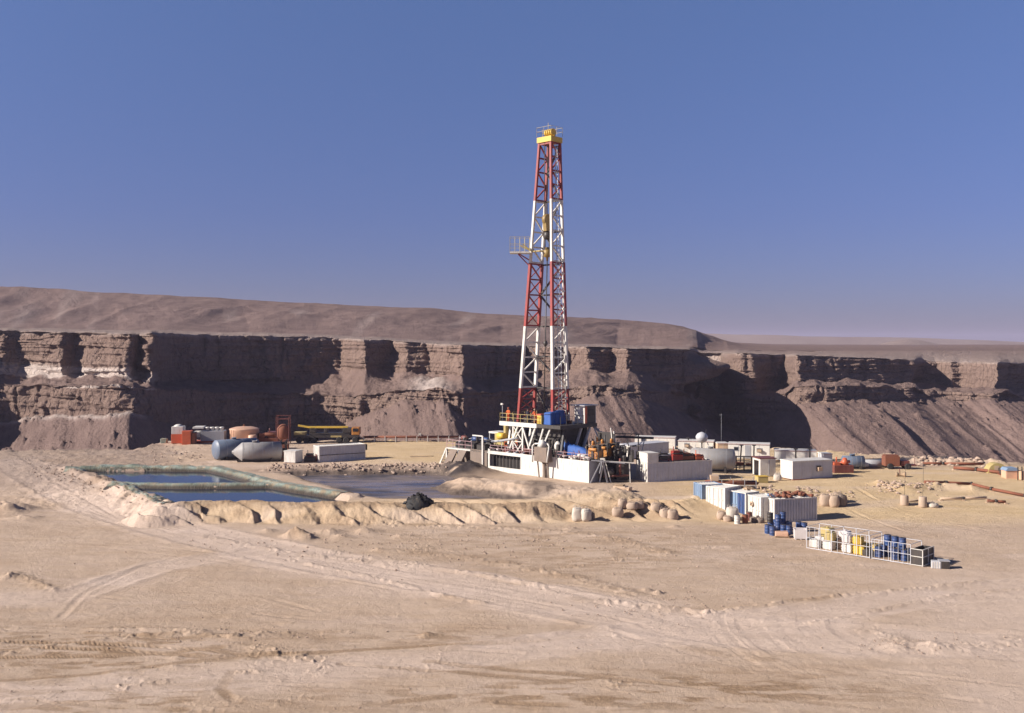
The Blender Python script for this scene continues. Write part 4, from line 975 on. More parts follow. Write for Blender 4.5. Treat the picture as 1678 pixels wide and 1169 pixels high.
# stones: loose rubble (stuff) along the ponds and strewn over the yard
def stones(name, label, spots, seed):
    rnd = random.Random(seed); b = MB(); xy_ = [G(a[0], a[1], a[2]) for a in spots]; hs_ = ground_h([a[0] for a in xy_], [a[1] for a in xy_], False)
    for (px, py, z, r_), (x, y), zz in zip(spots, xy_, hs_):
        n = 6; rs = [rnd.uniform(.7, 1.2) for _ in range(14)]
        vs = [(x + r_ * rs[k] * math.cos(k * 1.2566), y + r_ * rs[k] * math.sin(k * 1.2566), zz + r_ * .15 * rs[k + 5]) for k in range(5)] + [(x + .6 * r_ * rs[k + 5] * math.cos(k * 1.2566 + .5), y + .6 * r_ * rs[k + 5] * math.sin(k * 1.2566 + .5), zz + r_ * .75 * rs[k + 6]) for k in range(5)] + [(x, y, zz - r_ * .4)]
        b.add(vs, [(k, (k + 1) % 5, 5 + k) for k in range(5)] + [((k + 1) % 5, 5 + (k + 1) % 5, 5 + k) for k in range(5)] + [(5, 6, 7, 8, 9)] + [(10, (k + 1) % 5, k) for k in range(5)])
    o = b.build(name, M['stone']); return tag(o, label, 'rubble', None, 'stuff')
M['stone'] = paint('pale_stone', (0.42, 0.31, 0.24), rough=.95, dirt=(.24, .17, .12), amt=.6, bmp=.5)
rnd = random.Random(12)
sp = [(rnd.uniform(440, 735), rnd.gauss(765, 3.0), 1.4, rnd.uniform(.1, .42) * rnd.uniform(.5, 1)) for _ in range(520)]
stones('rubble', 'pale rubble strip between the ponds and the pad', sp, 13)
sp = [(rnd.uniform(40, 280), 0, 1.2, rnd.uniform(.04, .18)) for _ in range(200)]; sp = [(a, 765 + (a - 60) * .26 + rnd.gauss(0, 6), z, r_) for a, _, z, r_ in sp]
sp += [(rnd.uniform(250, 330), rnd.gauss(745, 6), 1.2, rnd.uniform(.06, .22)) for _ in range(80)]
stones('bank_rubble', 'broken stones along the left bank of the ponds', sp, 14)
sp = []
for i in range(1500):
    py = 870 + 330 * rnd.random() ** 1.2; sp.append((rnd.uniform(-30, 1720), py, 0, rnd.uniform(.015, .05) * (1.6 if rnd.random() < .06 else 1)))
for i in range(420): sp.append((rnd.gauss(760, 220), rnd.gauss(893, 16), 0, rnd.uniform(.03, .13)))
for i in range(160): sp.append((rnd.gauss(1090, 90), rnd.gauss(985, 16), 0, rnd.uniform(.03, .09)))
for i in range(150): sp.append((rnd.gauss(300, 130), rnd.gauss(1040, 7), 0, rnd.uniform(.03, .09)))
for i in range(110): sp.append((rnd.gauss(1500, 60), rnd.gauss(1060, 9), 0, rnd.uniform(.03, .08)))
stones('field_stones', 'small stones and clods strewn over the open ground', sp, 15)
sp = [(rnd.uniform(1140, 1400), rnd.gauss(812, 4), .8, rnd.uniform(.08, .3)) for _ in range(120)] + [(rnd.gauss(1485, 35), rnd.gauss(796, 3), 1.2, rnd.uniform(.08, .3)) for _ in range(110)] + [(rnd.uniform(1500, 1640), rnd.gauss(759, 2), 1.2, rnd.uniform(.1, .5)) for _ in range(150)] + [(rnd.uniform(1380, 1678), rnd.uniform(744, 752), 1.2, rnd.uniform(.08, .25)) for _ in range(60)]
stones('yard_rubble', 'lumpy rubble lines on the right hand yard', sp, 16)

# ------------------------------------------------------------------ the rig
RC = Vector((4.07, 130.5, PAD)); RA = math.atan2(-.69, .72); ca_, sa_ = math.cos(RA), math.sin(RA)
def RW(u, v, z): return Vector((RC.x + u * ca_ - v * sa_, RC.y + u * sa_ + v * ca_, z))
def rig(name, label, cat, group=None): return empty(name, (RC.x, RC.y, 0), RA, label, cat, group)   # local z = world height
FZ = 7.6
mast = rig('drilling_mast', 'tall red and white lattice mast rising from the rig floor', 'drilling mast'); mast.location = RW(0, 0, FZ)
for z in (0,): pass
zy = lambda y: CZ + (HY - y) * RC.y / F - FZ
zl_ = [0.0, zy(637), zy(535), zy(431), zy(329), zy(235)]; HT = zl_[-1]
def corner(i, z):
    k = z / HT; hu = lerp(3.05, 1.0, k); hv = lerp(1.5, .88, k); cu, cv = .62 * k, .60 * k
    su, sv = [(-1, -1), (-1, 1), (1, -1), (1, 1)][i]
    return Vector((cu + su * hu, cv + sv * hv, z))
mats_ = ['red', 'white', 'red', 'white', 'red']
for s_i in range(5):
    z0, z1 = zl_[s_i] + (.02 if s_i else 0), zl_[s_i + 1]; mt = M[mats_[s_i]]
    for side, (p_, q_) in enumerate(((0, 1), (2, 3))):
        b = MB(); nn_ = 3 if s_i == 0 else 4
        for i in (p_, q_): b.bar(corner(i, z0), corner(i, z1), .36 if s_i < 3 else .30)
        for k in range(nn_ + 1):
            z = lerp(z0 + .1, z1 - .1, k / nn_); b.bar(corner(p_, z), corner(q_, z), .19)
            if k < nn_:
                zb = lerp(z0 + .1, z1 - .1, (k + 1) / nn_)
                A1, B1 = (p_, q_) if (k + s_i) % 2 == 0 else (q_, p_)
                b.bar(corner(A1, z), corner(B1, zb), .16)
                if s_i in (0, 2): b.bar(corner(B1, z), corner(A1, zb), .09)
        b.build('mast_section', mt, mast)
        if s_i == 0:
            pass
# back bracing (between the rear columns)
b = MB(); zs = [zy(y) for y in (637, 585, 535, 483, 433, 380, 329, 282, 240)]
for i, z in enumerate(zs):
    b.bar(corner(1, z), corner(3, z), .2)
    if i < len(zs) - 1 and zs[i] != zy(585):
        a, c_ = (1, 3) if i % 2 else (3, 1); b.bar(corner(a, z), corner(c_, zs[i + 1]), .2)
b.bar(corner(1, zy(637)), corner(3, .4) .lerp(corner(1, .4), .5), .15); b.bar(corner(3, zy(637)), corner(1, .4).lerp(corner(3, .4), .5), .15)
b.build('back_brace', M['dark'], mast)
b = MB()
for z in (zl_[5] - .2,): b.bar(corner(0, z), corner(2, z), .2)
b.build('top_beam', M['red'], mast)
# ladder on the right leg
b = MB(); o_ = Vector((.25, 0, 0))
pa = lambda z: corner(2, z).lerp(corner(3, z), .30) + o_; pb = lambda z: corner(2, z).lerp(corner(3, z), .52) + o_
b.bar(pa(.5), pa(HT - .3), .07).bar(pb(.5), pb(HT - .3), .07)
z = .6
while z < HT - .4: b.bar(pa(z), pb(z), .05); z += .45
b.build('ladder', M['grey_and_shade'], mast)
b = MB(); o_ = Vector((.35, 0, 0)); pc = lambda z: corner(2, z).lerp(corner(3, z), .75) + o_
b.tube(pc(.5), pc(zl_[3]), .10, 8); z = 1
while z < zl_[3]: b.box(*(pc(z) - Vector((.12, .2, .1))), *(pc(z) + Vector((.12, .2, .1)))); z += 2.3
b.build('standpipe', M['dirtywhite'], mast)
# crown
K = corner(0, HT); c0_, c3_ = corner(0, HT), corner(3, HT)
b = MB(); b.box(c0_.x - .25, c0_.y - .25, HT, c3_.x + .25, c3_.y + .25, HT + .7)
crown = b.build('crown_platform', M['yellow'], mast)
cc = (c0_ + c3_) / 2
b = MB()
for dx in (-.55, -.2, .15, .5): b.lathe((cc.x + dx, cc.y - .0, HT + 1.35), (cc.x + dx + .2, cc.y, HT + 1.35), [(0, .5), (.2, .5), (.5, .4), (.8, .5), (1, .5)], 18)
b.box(cc.x - .75, cc.y - .15, HT + .85, cc.x + .85, cc.y + .15, HT + 1.1); b.build('sheave', M['yellow'], crown)
b = MB(); q = [(c0_.x - .25, c0_.y - .25, HT + .85), (c3_.x + .25, c0_.y - .25, HT + .85), (c3_.x + .25, c3_.y + .25, HT + .85), (c0_.x - .25, c3_.y + .25, HT + .85)]
b.rail(q + q[:1], 1.15, .015, 1.1); b.bar(Vector(q[3]) , Vector(q[3]) + Vector((0, 0, 2.2)), .04); b.build('railing', M['paleyellow'], crown)
# racking board
zb = zy(413)
b = MB(); L1 = corner(0, zb); L2 = corner(1, zb)
# platform stands out to the left of the mast: local direction of picture left
du = Vector((-.72, -.69, 0)) ; dv = Vector((.69, -.72, 0))
p0 = L1 + du * .2 - dv * .6
def PB(a, c_, z): return p0 + du * a + dv * c_ + Vector((0, 0, z))
vs = [PB(a, c_, z) for a in (0, 2.6) for c_ in (0, 1.7) for z in (-.22, 0)]
b.add(vs, [(0, 1, 3, 2), (4, 6, 7, 5), (0, 4, 5, 1), (2, 3, 7, 6), (0, 2, 6, 4), (1, 5, 7, 3)])
brd = b.build('racking_board', M['white'], mast)
b = MB(); b.rail([PB(0, 0, 0), PB(2.6, 0, 0), PB(2.6, 1.7, 0), PB(0, 1.7, 0)], 1.9, .02, .62); b.bar(PB(0, 0, .6), PB(2.6, 0, .6), .05); b.bar(PB(2.6, 0, 1.4), PB(2.6, 1.7, 1.4), .05); b.build('railing', M['paleyellow'], brd)
b = MB(); 
for i in range(6): b.bar(L1 + Vector((.1, .2 + i * .4, .15)), corner(2, zb).lerp(L1, .55) + Vector((0, .2 + i * .4, .15)), .09)
b.box(L1.x - .2, L1.y - .1, zb + .0, L1.x + 1.6, L1.y + .5, zb + .14); b.bar(PB(-.3, .3, .1), PB(1.2, .3, .9), .16); b.bar(PB(-.2, .9, .1), PB(.9, .9, 1.0), .16); b.build('finger_board', M['paleyellow'], brd)
MB().bar(PB(1.5, .3, -.25), corner(0, zb - 1.9), .14).bar(PB(1.5, 1.4, -.25), corner(1, zb - 1.9), .12).build('board_brace', M['red'], brd)
# travelling block, hanging on lines
tb = empty('travelling_block', RW(.55, .2, 0), RA, 'dark yellow travelling block and hook hanging inside the mast', 'travelling block')
zt_, z2_ = CZ + (HY - 352) * RC.y / F, CZ + (HY - 428) * RC.y / F
b = MB(); b.lathe((-.3, 0, zt_ - .7), (.3, 0, zt_ - .7), [(0, .72), (.3, .78), (.7, .78), (1, .72)], 16); b.prism([(-.45, zt_ - 2.2), (.45, zt_ - 2.2), (.62, zt_ - .7), (.3, zt_), (-.3, zt_), (-.62, zt_ - .7)], -.28, .28, 'x'); b.build('block_body', M['blockyellow'], tb)
b = MB(); b.lathe((0, 0, zt_ - 3.3), (0, 0, zt_ - 2.2), [(0, .3), (.4, .5), (.8, .42), (1, .2)], 12); b.path([(0, .38, zt_ - 3.1), (0, .42, zt_ - 4.6)], .07).path([(0, -.38, zt_ - 3.1), (0, -.42, zt_ - 4.6)], .07); b.build('hook', M['dark'], tb)
b = MB(); b.lathe((0, 0, z2_), (0, 0, zt_ - 4.3), [(0, .12), (.25, .16), (.3, .48), (.75, .5), (.85, .25), (1, .2)], 12); b.build('swivel', M['blockyellow'], tb)
b = MB()
for dx, dy in ((-.2, -.3), (.2, -.3), (-.2, .3), (.2, .3), (0, .45), (0, -.45)): b.tube((dx, dy, zt_ - .2), (dx * 1.2 + .1, dy * 1.3, FZ + HT + .9), .035, 5)
b.build('wire_line', M['dark'], tb)
b = MB(); b.tube((0, 0, z2_), (-.45, -.2, FZ + .3), .07, 8); zz = CZ + (HY - 563) * RC.y / F; b.lathe((-.22, -.1, zz - .4), (-.22, -.1, zz + .4), [(0, .12), (.3, .28), (.7, .28), (1, .12)], 10)
b.tube((.2, .6, FZ), (.35, .5, zt_ - 3), .045, 6); b.build('kelly_pipe', M['dark'], tb)

# floor and substructure
fl = rig('rig_floor', 'raised rig floor on white and dark legs, ringed by yellow rails', 'rig floor')
U0, U1, V0, V1 = -5.0, 5.6, -3.0, 4.2
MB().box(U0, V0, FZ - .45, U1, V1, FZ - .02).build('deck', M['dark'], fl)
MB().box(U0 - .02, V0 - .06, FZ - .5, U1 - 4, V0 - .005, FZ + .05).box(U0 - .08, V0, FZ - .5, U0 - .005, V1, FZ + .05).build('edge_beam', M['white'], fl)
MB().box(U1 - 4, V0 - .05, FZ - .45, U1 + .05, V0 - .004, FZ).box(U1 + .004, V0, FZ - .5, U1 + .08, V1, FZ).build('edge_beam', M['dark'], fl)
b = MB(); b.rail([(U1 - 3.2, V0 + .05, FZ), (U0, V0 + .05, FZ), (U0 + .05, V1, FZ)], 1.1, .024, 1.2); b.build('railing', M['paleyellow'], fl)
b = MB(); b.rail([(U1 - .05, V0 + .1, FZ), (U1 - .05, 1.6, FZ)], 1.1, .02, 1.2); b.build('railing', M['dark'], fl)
Z0 = PAD + .05
def legs(u, mat, v0=-2.6, v1=3.8, w_=.28, zb=PAD - .1):
    b = MB()
    b.bar((u, v0, zb), (u, v0 + 1.2, FZ - .45), w_); b.bar((u, v0 + 2.4, zb), (u, v0 + 1.2, FZ - .45), w_)
    b.bar((u, v1, zb), (u, v1 - 1.2, FZ - .45), w_); b.bar((u, v1 - 2.4, zb), (u, v1 - 1.2, FZ - .45), w_)
    b.bar((u, v0, zb + .2), (u, v1, zb + .2), w_); b.bar((u, v0 + .6, 4.2), (u, v1 - .6, 4.2), w_ * .7)
    b.build('leg_frame', M[mat], fl)
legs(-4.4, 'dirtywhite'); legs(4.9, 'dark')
b = MB()
# front zig-zag trusses seen from the left front
def truss(u0, u1, v, zt, zb, n, w_=.16):
    for k in range(n):
        za, zc = lerp(zb, zt, k / n), lerp(zb, zt, (k + 1) / n)
        b.bar((u0, v, za), (u1, v, zc) if k % 2 else (u1, v, zc), w_ * .8); b.bar((u1, v, za), (u0, v, zc), w_ * .8); b.bar((u0, v, zc), (u1, v, zc), w_ * .7)
    b.bar((u0, v, zb), (u0, v, zt), w_ * 1.3); b.bar((u1, v, zb), (u1, v, zt), w_ * 1.3)
truss(-2.6, -.9, -2.9, FZ - .45, PAD - .1, 3)
b.bar((-1.8, -2.9, FZ - .5), (-3.4, -3.0, 3.6), .2).bar((-.9, -2.9, FZ - .5), (.6, -3.0, 3.7), .2).bar((1.2, -2.8, FZ - .5), (-.2, -2.9, 3.6), .22).bar((2.6, -2.8, FZ - .5), (1.4, -2.9, 3.6), .2).bar((3.6, -2.6, FZ - .5), (2.0, -2.8, 3.8), .2)
b.build('cross_brace', M['dirtywhite'], fl)
b = MB(); b.bar((5.2, 1.6, FZ - .5), (5.4, -.6, 3.0), .24).bar((5.3, 3.2, FZ - .5), (5.4, .8, 2.6), .26).bar((5.3, 3.9, FZ - .5), (6.6, 5.0, 3.4), .2); b.build('rear_brace', M['dirtywhite'], fl)
b = MB(); b.bar((5.4, 3.9, FZ - .5), (8.2, 6.2, 3.0), .16); b.bar((5.4, 4.15, FZ - .5), (8.2, 6.6, 3.0), .16)
for k in range(12): b.bar(Vector((5.4, 3.9, FZ - .5)).lerp(Vector((8.2, 6.2, 3.0)), k / 12), Vector((5.4, 4.6, FZ - .5)).lerp(Vector((8.2, 6.9, 3.0)), k / 12), .1)
b.build('stairway', M['grey'], fl)
# machinery mass below the floor
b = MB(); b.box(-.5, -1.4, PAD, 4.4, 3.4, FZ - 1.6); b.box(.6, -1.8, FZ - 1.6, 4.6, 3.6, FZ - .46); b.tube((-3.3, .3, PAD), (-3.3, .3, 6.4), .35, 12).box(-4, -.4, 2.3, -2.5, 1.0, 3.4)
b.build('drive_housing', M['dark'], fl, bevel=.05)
b = MB(); b.lathe((-3.2, -.8, PAD), (-3.2, -.8, 6.6), [(0, .3), (.2, .3), (.22, .55), (.4, .55), (.42, .35), (.5, .35), (.52, .6), (.75, .6), (.77, .3), (1, .3)], 14)
b.box(-4.2, -1.6, 2.4, -2.6, .1, 3.3); b.build('blowout_preventer', M['darkred'], fl)
pole = rig('floodlight_pole', 'thin pole with a white lamp on the left corner of the rig floor', 'floodlight')
MB().tube((U0 + .2, V0 + .3, FZ), (U0 + .2, V0 + .3, FZ + 2.2), .04).build('pole', M['grey'], pole)
MB().box(U0 + .0, V0 + .1, FZ + 2.15, U0 + .4, V0 + .4, FZ + 2.4).build('lamp_head', M['white'], pole, bevel=.04)
# blue cover and doghouse
t = rig('covered_drawworks', 'box shaped machine under bright blue cloth on the rig floor', 'covered machine')
b = MB(); x0, x1, y0, y1 = 2.4, 3.75, -2.7, .45
vs = [(x0, y0, FZ), (x1, y0, FZ), (x1, y1, FZ), (x0, y1, FZ), (x0 + .1, y0 + .05, FZ + 1.5), (x1 - .1, y0 + .1, FZ + 1.55), (x1 - .15, y1 - .3, FZ + 1.75), (x0 + .1, y1 - .2, FZ + 1.7)]
b.add(vs, [(0, 1, 5, 4), (1, 2, 6, 5), (2, 3, 7, 6), (3, 0, 4, 7), (4, 5, 6, 7)]); b.build('cloth', M['brightblue'], t, bevel=.1)
b = MB()
for k in range(4): b.bar((x1 + .02, y0 + .2 + k * .8, FZ), (x1 - .08, y0 + .3 + k * .75, FZ + 1.6), .04)
b.bar((x0 + .2, y0 - .02, FZ + 1.3), (x1 - .2, y0 - .02, FZ + 1.35), .05); b.build('rope', M['blue'], t)
t = rig('doghouse', 'small white and dark steel hut on the right edge of the rig floor', 'doghouse')
b = MB(); b.box(3.8, 1.9, FZ, 5.5, 1.98, FZ + 2.25); b.box(3.8, 4.1, FZ, 5.5, 4.2, FZ + 2.25); b.box(3.8, 1.98, FZ, 3.88, 4.1, FZ + 2.25); b.build('wall', M['white'], t)
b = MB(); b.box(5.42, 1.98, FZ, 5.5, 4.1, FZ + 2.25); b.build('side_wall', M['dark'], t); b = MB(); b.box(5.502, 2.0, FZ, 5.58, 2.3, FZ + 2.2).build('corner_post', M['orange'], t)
MB().box(3.3, 1.5, FZ + 2.25, 5.8, 4.4, FZ + 2.36).build('roof', M['grey'], t); MB().box(5.501, 2.7, FZ + 1.0, 5.53, 3.7, FZ + 1.8).build('window', M['glass'], t)
MB().box(4.3, 1.86, FZ + .05, 5.0, 1.897, FZ + 1.95).build('door', M['dirtywhite'], t)
t = rig('tool_rack', 'white and red tools standing between the mast legs and doghouse', 'tool rack')
b = MB()
for k in range(5): b.tube((2.4 + k * .3, 1.0 + .12 * (k % 2), FZ), (2.45 + k * .3, 1.0, FZ + 1.1 + .4 * (k % 3)), .09, 8)
b.build('tool', M['white'], t); MB().box(2.2, .8, FZ, 3.9, 1.3, FZ + .35).build('bracket', M['darkred'], t)
t = rig('floor_console', 'yellow and orange control console on the rig floor beside the blue cover', 'console')
MB().box(1.1, -2.4, FZ, 1.8, -1.8, FZ + 1.1).build('cabinet', M['yellow'], t, bevel=.03); MB().box(1.05, -2.5, FZ + 1.1, 1.85, -1.75, FZ + 1.25).build('panel', M['orange'], t); MB().tube((.3, -1.6, FZ), (.3, -1.6, FZ + .8), .35, 14).build('winch_drum', M['darkred'], t)

# long white base tank with a dark opening
tk = rig('mud_tank', 'long white steel tank with a dark slot opening along the foot of the rig', 'mud tank')
TZ0, TZ1 = PAD - .1, 3.75; u0, u1, v0, v1 = -6.0, 11.2, -4.2, -1.7
ua, ub_ = -5.7, -.1
b = MB(); b.box(ub_, v0, TZ0, u1, v0 + .1, TZ1); b.box(u0, v0, TZ0, ua, v0 + .1, TZ1 + .25); b.box(ua, v0, TZ0, ub_, v0 + .1, 1.75); b.box(ua, v0, 3.35, ub_, v0 + .1, TZ1)
b.box(u0, v1 - .1, TZ0, u1, v1, TZ1); b.box(u0, v0 + .1, TZ0, u0 + .1, v1 - .1, TZ1)
b.build('side_plate', M['white'], tk); MB().box(u1 - .1, v0 + .1, TZ0, u1 - .002, v1 - .1, TZ1 - .002).build('end_plate', M['grey'], tk)  # end plate coloured grey to paint shade on the white tank's end
MB().box(u0 + .1, v0 + .1, TZ1 - .35, u1 - .1, v1 - .1, TZ1 - .27).build('top_grating', M['mud'], tk); MB().box(ua, v0 + .9, 1.3, ub_, v0 + 1.0, 3.6).build('inner_wall', M['dark'], tk)
b = MB()
for k in range(9): b.box(ua + .3 + k * .62, v0 + .3, 1.76, ua + .38 + k * .62, v0 + .4, 3.34)
b.build('slot_rib', M['dark'], tk)
b = MB(); b.rail([(-5.6, v0 + .05, TZ1 + .0), (2.9, v0 + .05, TZ1)], .75, .025, 1.4).rail([(5.8, v0 + .05, TZ1), (u1, v0 + .05, TZ1), (u1 - .02, v1, TZ1)], .8, .025, 1.4); b.build('railing', M['pinkroof'], tk)
b = MB(); rnd = random.Random(9)
for k in range(22):
    u = rnd.uniform(5, 11); v = rnd.uniform(v0 + .4, v1 - .3); b.lathe((u, v, TZ1 - .3), (u, v, TZ1 + rnd.uniform(.1, .7)), [(0, .12), (.6, .14), (.7, .28), (1, .26)], 10)
b.build('valve', M['dirtywhite'], tk)
b = MB(); 
for (a, c_) in ((-3.4, v0 + .3), (-2.2, v0 + .4), (-.8, v0 + .3)): b.tube((a, c_, TZ1 - .3), (a + .9, c_ + .3, TZ1 + .12), .13, 8)
b.build('hose', M['grey_and_shade'], tk)
st = rig('settling_box', 'mud caked settling box with white arched pipes hung before the white tank', 'settling box')
b = MB(); b.box(3.3, -5.3, 3.2, 5.3, -4.25, 5.0, .06); b.build('box_body', M['mud'], st); b = MB()
b.path([(3.1, -5.4, 3.1), (3.1, -5.4, 5.1), (3.4, -5.3, 5.4), (4.9, -4.6, 5.45), (5.5, -5.0, 5.2), (5.5, -5.4, 3.2)], .1, 8); b.lathe((4.2, -4.8, 5.0), (4.2, -4.8, 5.9), [(0, .5), (.7, .42), (1, .15)], 12); b.build('arched_pipe', M['dirtywhite'], st)
b = MB(); b.bar((3.5, -4.9, 3.2), (3.5, -4.6, PAD - .2), .14).bar((5.1, -4.9, 3.2), (5.1, -4.6, PAD - .2), .14).bar((4.3, -4.6, 3.3), (4.3, -4.5, PAD - .2), .3); b.build('support', M['mud'], st)
t = rig('blue_tarpaulin', 'crumpled blue tarpaulin over pipes at the right foot of the rig', 'tarpaulin')
b = MB(); rnd = random.Random(2); n1, n2_ = 26, 12; vs = []; fs = []
for i in range(n1):
    for j in range(n2_):
        u = 3.4 + 6.4 * i / (n1 - 1); v = -1.5 + 2.4 * j / (n2_ - 1); z = 3.7 + 1.5 * math.exp(-((i - 3) / 5) ** 2) + .9 * math.exp(-((i - 13) / 7) ** 2) + .4 * math.sin(j * .55) + rnd.uniform(-.12, .12)
        vs.append((u, v + rnd.uniform(-.05, .05), z if 0 < j < n2_ - 1 else z - 1.1))
for i in range(n1 - 1):
    for j in range(n2_ - 1): fs.append((i * n2_ + j, (i + 1) * n2_ + j, (i + 1) * n2_ + j + 1, i * n2_ + j + 1))
b.add(vs, fs, True); o = b.build('sheet', M['brightblue'], t); o.modifiers.new('solid', 'SOLIDIFY').thickness = .04
MB().ball((4.0, -1.7, 4.9), .55, 12, (1, .7, 1.1), .1).build('cement_hopper', M['white'], t)

# red pump frames between tank and legs
t = rig('pump_skid', 'dark red pump skid behind the white tank, left of the mast legs', 'pump skid')
b = MB(); b.box(-5.5, -1.4, PAD, -1, .8, 1.7); b.box(-5.2, -1.2, 1.7, -3.9, .4, 4.6); b.box(-3.3, -1.3, 1.7, -2.0, .3, 4.3); b.tube((-5.3, -1.3, 4.2), (-1.2, -1.3, 4.4), .22); b.build('pump_block', M['darkred'], t, bevel=.06)
b = MB(); b.rail([(-5.6, -1.5, 3.75), (-1, -1.5, 3.75)], 1.0, .03, 1); b.build('railing', M['orange'], t)
# shale shaker platform at the left
sh = rig('shaker_platform', 'shale shaker platform with white rails and grey chutes over the dark spoil', 'shaker platform')
b = MB(); b.box(-9.4, -4.2, PAD - .3, -6.2, -4.1, 3.7); b.box(-14, -3.6, PAD, -6.2, -3.5, 2.3); b.box(-14, -1.8, PAD, -6.2, -1.7, 3.5); b.build('tank_plate', M['mud'], sh)
b = MB(); b.box(-14.2, -4.2, 3.42, -6.1, -1.7, 3.6); b.build('walkway', M['white'], sh)
b = MB()
for u in (-14.1, -11.8): b.bar((u, -4.15, PAD - .6), (u, -4.15, 3.45), .22)
b.bar((-14.1, -4.2, 3.5), (-15.7, -4.3, PAD - .6), .2).bar((-13.7, -2.6, 3.5), (-15.6, -2.8, PAD - .6), .2)
for k in range(8): b.bar(Vector((-14.1, -4.2, 3.5)).lerp(Vector((-15.7, -4.3, PAD - .4)), k / 8), Vector((-13.7, -2.6, 3.5)).lerp(Vector((-15.6, -2.8, PAD - .4)), k / 8), .08)
b.bar((-6.9, -4.3, PAD), (-6.9, -4.3, 5.6), .2).bar((-8.8, -4.3, 5.6), (-6.9, -4.3, 5.6), .16)
b.build('white_post', M['white'], sh)
for k, u in enumerate((-13.2, -11.4)):
    b = MB(); b.prism([(-4.3, 3.4), (-4.1, 3.4), (-5.6, PAD - .1), (-6.0, PAD - .1)], u, u + 1.35, 'x'); b.build('chute', M['mud'], sh)
b = MB(); b.rail([(-14.1, -4.15, 3.6), (-9.2, -4.15, 3.6)], 1.1, .03, 1.2); b.rail([(-14.1, -1.8, 3.6), (-7.0, -1.8, 3.6)], 1.1, .03, 1.3); b.build('railing', M['pinkroof'], sh)
for u in (-13.0, -10.9, -8.8):
    b = MB(); b.box(u, -3.6, 3.62, u + 1.6, -2.2, 4.3); b.prism([(-3.7, 4.3), (-2.1, 4.3), (-2.1, 4.7)], u, u + 1.5, 'x'); s__ = b.build('shaker', M['dark'], sh, bevel=.04)
    MB().lathe((u + .2, -2.5, 4.9), (u + 1.2, -2.5, 4.9), [(0, .25), (.1, .32), (.9, .32), (1, .2)], 12).build('motor', M['darkred' if u < -12 else 'blue' if u > -11 else 'orange'], s__)
t = rig('yellow_pump', 'faded yellow pump and gear unit on the left of the rig', 'pump')
b = MB(); b.box(-9.0, .0, 4.0, -7.2, 1.4, 5.6); b.box(-8.2, -.3, 4.6, -5.6, 1.0, 5.0); b.box(-7.4, .1, 5.0, -6.9, .7, 7.0); b.prism([(-6.2, 4.2), (-4.6, 4.2), (-4.8, 6.2), (-5.4, 5.4)], 0, 1.2, 'y'); b.build('gear_case', M['paleyellow'], t, bevel=.08)
b = MB(); b.tube((-8.0, -.2, 5.3), (-6.8, -.2, 5.3), .45, 14); b.bar((-6.2, .5, 5), (-5, .5, 6.6), .2); b.lathe((-5.6, 0, 4.6), (-5.6, .9, 4.6), [(0, .6), (1, .6)], 14); b.build('flywheel', M['yellow'], t)
MB().box(-9.2, -.4, PAD, -4.4, 1.5, 4.0).build('pedestal', M['dark'], t)
t = rig('sunshade', 'small flat white shelter roof behind the shakers', 'shelter')
MB().box(-13.5, 3.4, 5.1, -11.6, 5.4, 5.35).build('roof', M['white'], t); b = MB()
for a in (-13.4, -11.7):
    for c_ in (3.5, 5.3): b.bar((a, c_, PAD - .1), (a, c_, 5.1), .12)
b.build('post', M['grey'], t)
t = rig('flow_line', 'long grey flow pipe sloping from the rig to the shakers', 'pipe')
MB().path([(-1.6, -3.1, 5.6), (-5, -3.0, 5.0), (-7.2, -2.6, 4.7), (-9.0, -2.3, 4.7)], .16, 10).build('pipe', M['grey'], t); MB().lathe((-7.2, -3.0, 4.7), (-7.2, -2.2, 4.7), [(0, .3), (1, .3)], 10).build('flange', M['dark'], t)
# right foot: engines, dark skids
def AW(px, py, D): return AT(px, py, D)
EG = [(975, 121.5, 'engine', 'orange yellow engine nearest the dark frame of the stairway'), (990, 123.5, 'engine', 'orange yellow engine in the middle of the bank by the rig'), (1005, 124.5, 'engine', 'orange yellow engine at the right of the bank beside the white cabin'), (981, 126, 'engine', 'orange yellow engine at the back of the bank under the stairway')]
for px, D, mt, lb in EG:
    t = empty('generator_engine', (AT(px, 700, D).x, D, 0), RA + .1, lb, 'engine', 'orange engines at the right foot of the rig')
    b = MB(); b.box(-.8, -.5, 3.9, .8, .5, 4.9); b.tube((-.5, -.55, 5.0), (.6, -.55, 5.0), .22, 10); b.box(-.6, -.2, 4.9, .1, .35, 5.5); b.lathe((-.35, .1, 5.5), (-.35, .1, 6.0), [(0, .16), (.7, .2), (1, .1)], 10); b.lathe((.5, -.56, 4.5), (.5, .56, 4.5), [(0, .3), (1, .3)], 12); b.build('engine_block', M[mt], t, bevel=.06)
    b = MB(); b.box(-1.1, -.7, 3.6, 1.1, .7, 3.9); b.box(-.15, -.62, 3.9, .15, .62, 5.4); b.box(.35, -.3, 4.9, .75, .3, 5.6); b.bar((-.85, -.6, 3.9), (-.85, -.6, 5.6), .09); b.bar((.85, -.6, 3.9), (.85, -.6, 5.6), .09); b.bar((-.85, -.6, 5.5), (.85, -.6, 5.5), .08); b.tube((0, .2, 5), (0, .2, 6.6), .09); b.build('exhaust_and_bed', M['dark'], t)
    b = MB(); 
    for sx in (-1, .9):
        for sy in (-.6, .5): b.box(sx, sy, PAD - .1, sx + .12, sy + .12, 3.6)
    b.build('stand', M['dark'], t)
t = empty('radiator_frame', AT(994, 788, 126) * 1, RA, 'dark slatted radiator frame standing above the orange engines', 'radiator'); t.location.z = 0
b = MB(); b.box(-1.2, -.3, 5.4, 1.2, .1, 6.7)
for k in range(8): b.box(-1.15, -.34, 5.5 + k * .15, 1.15, -.302, 5.56 + k * .15)
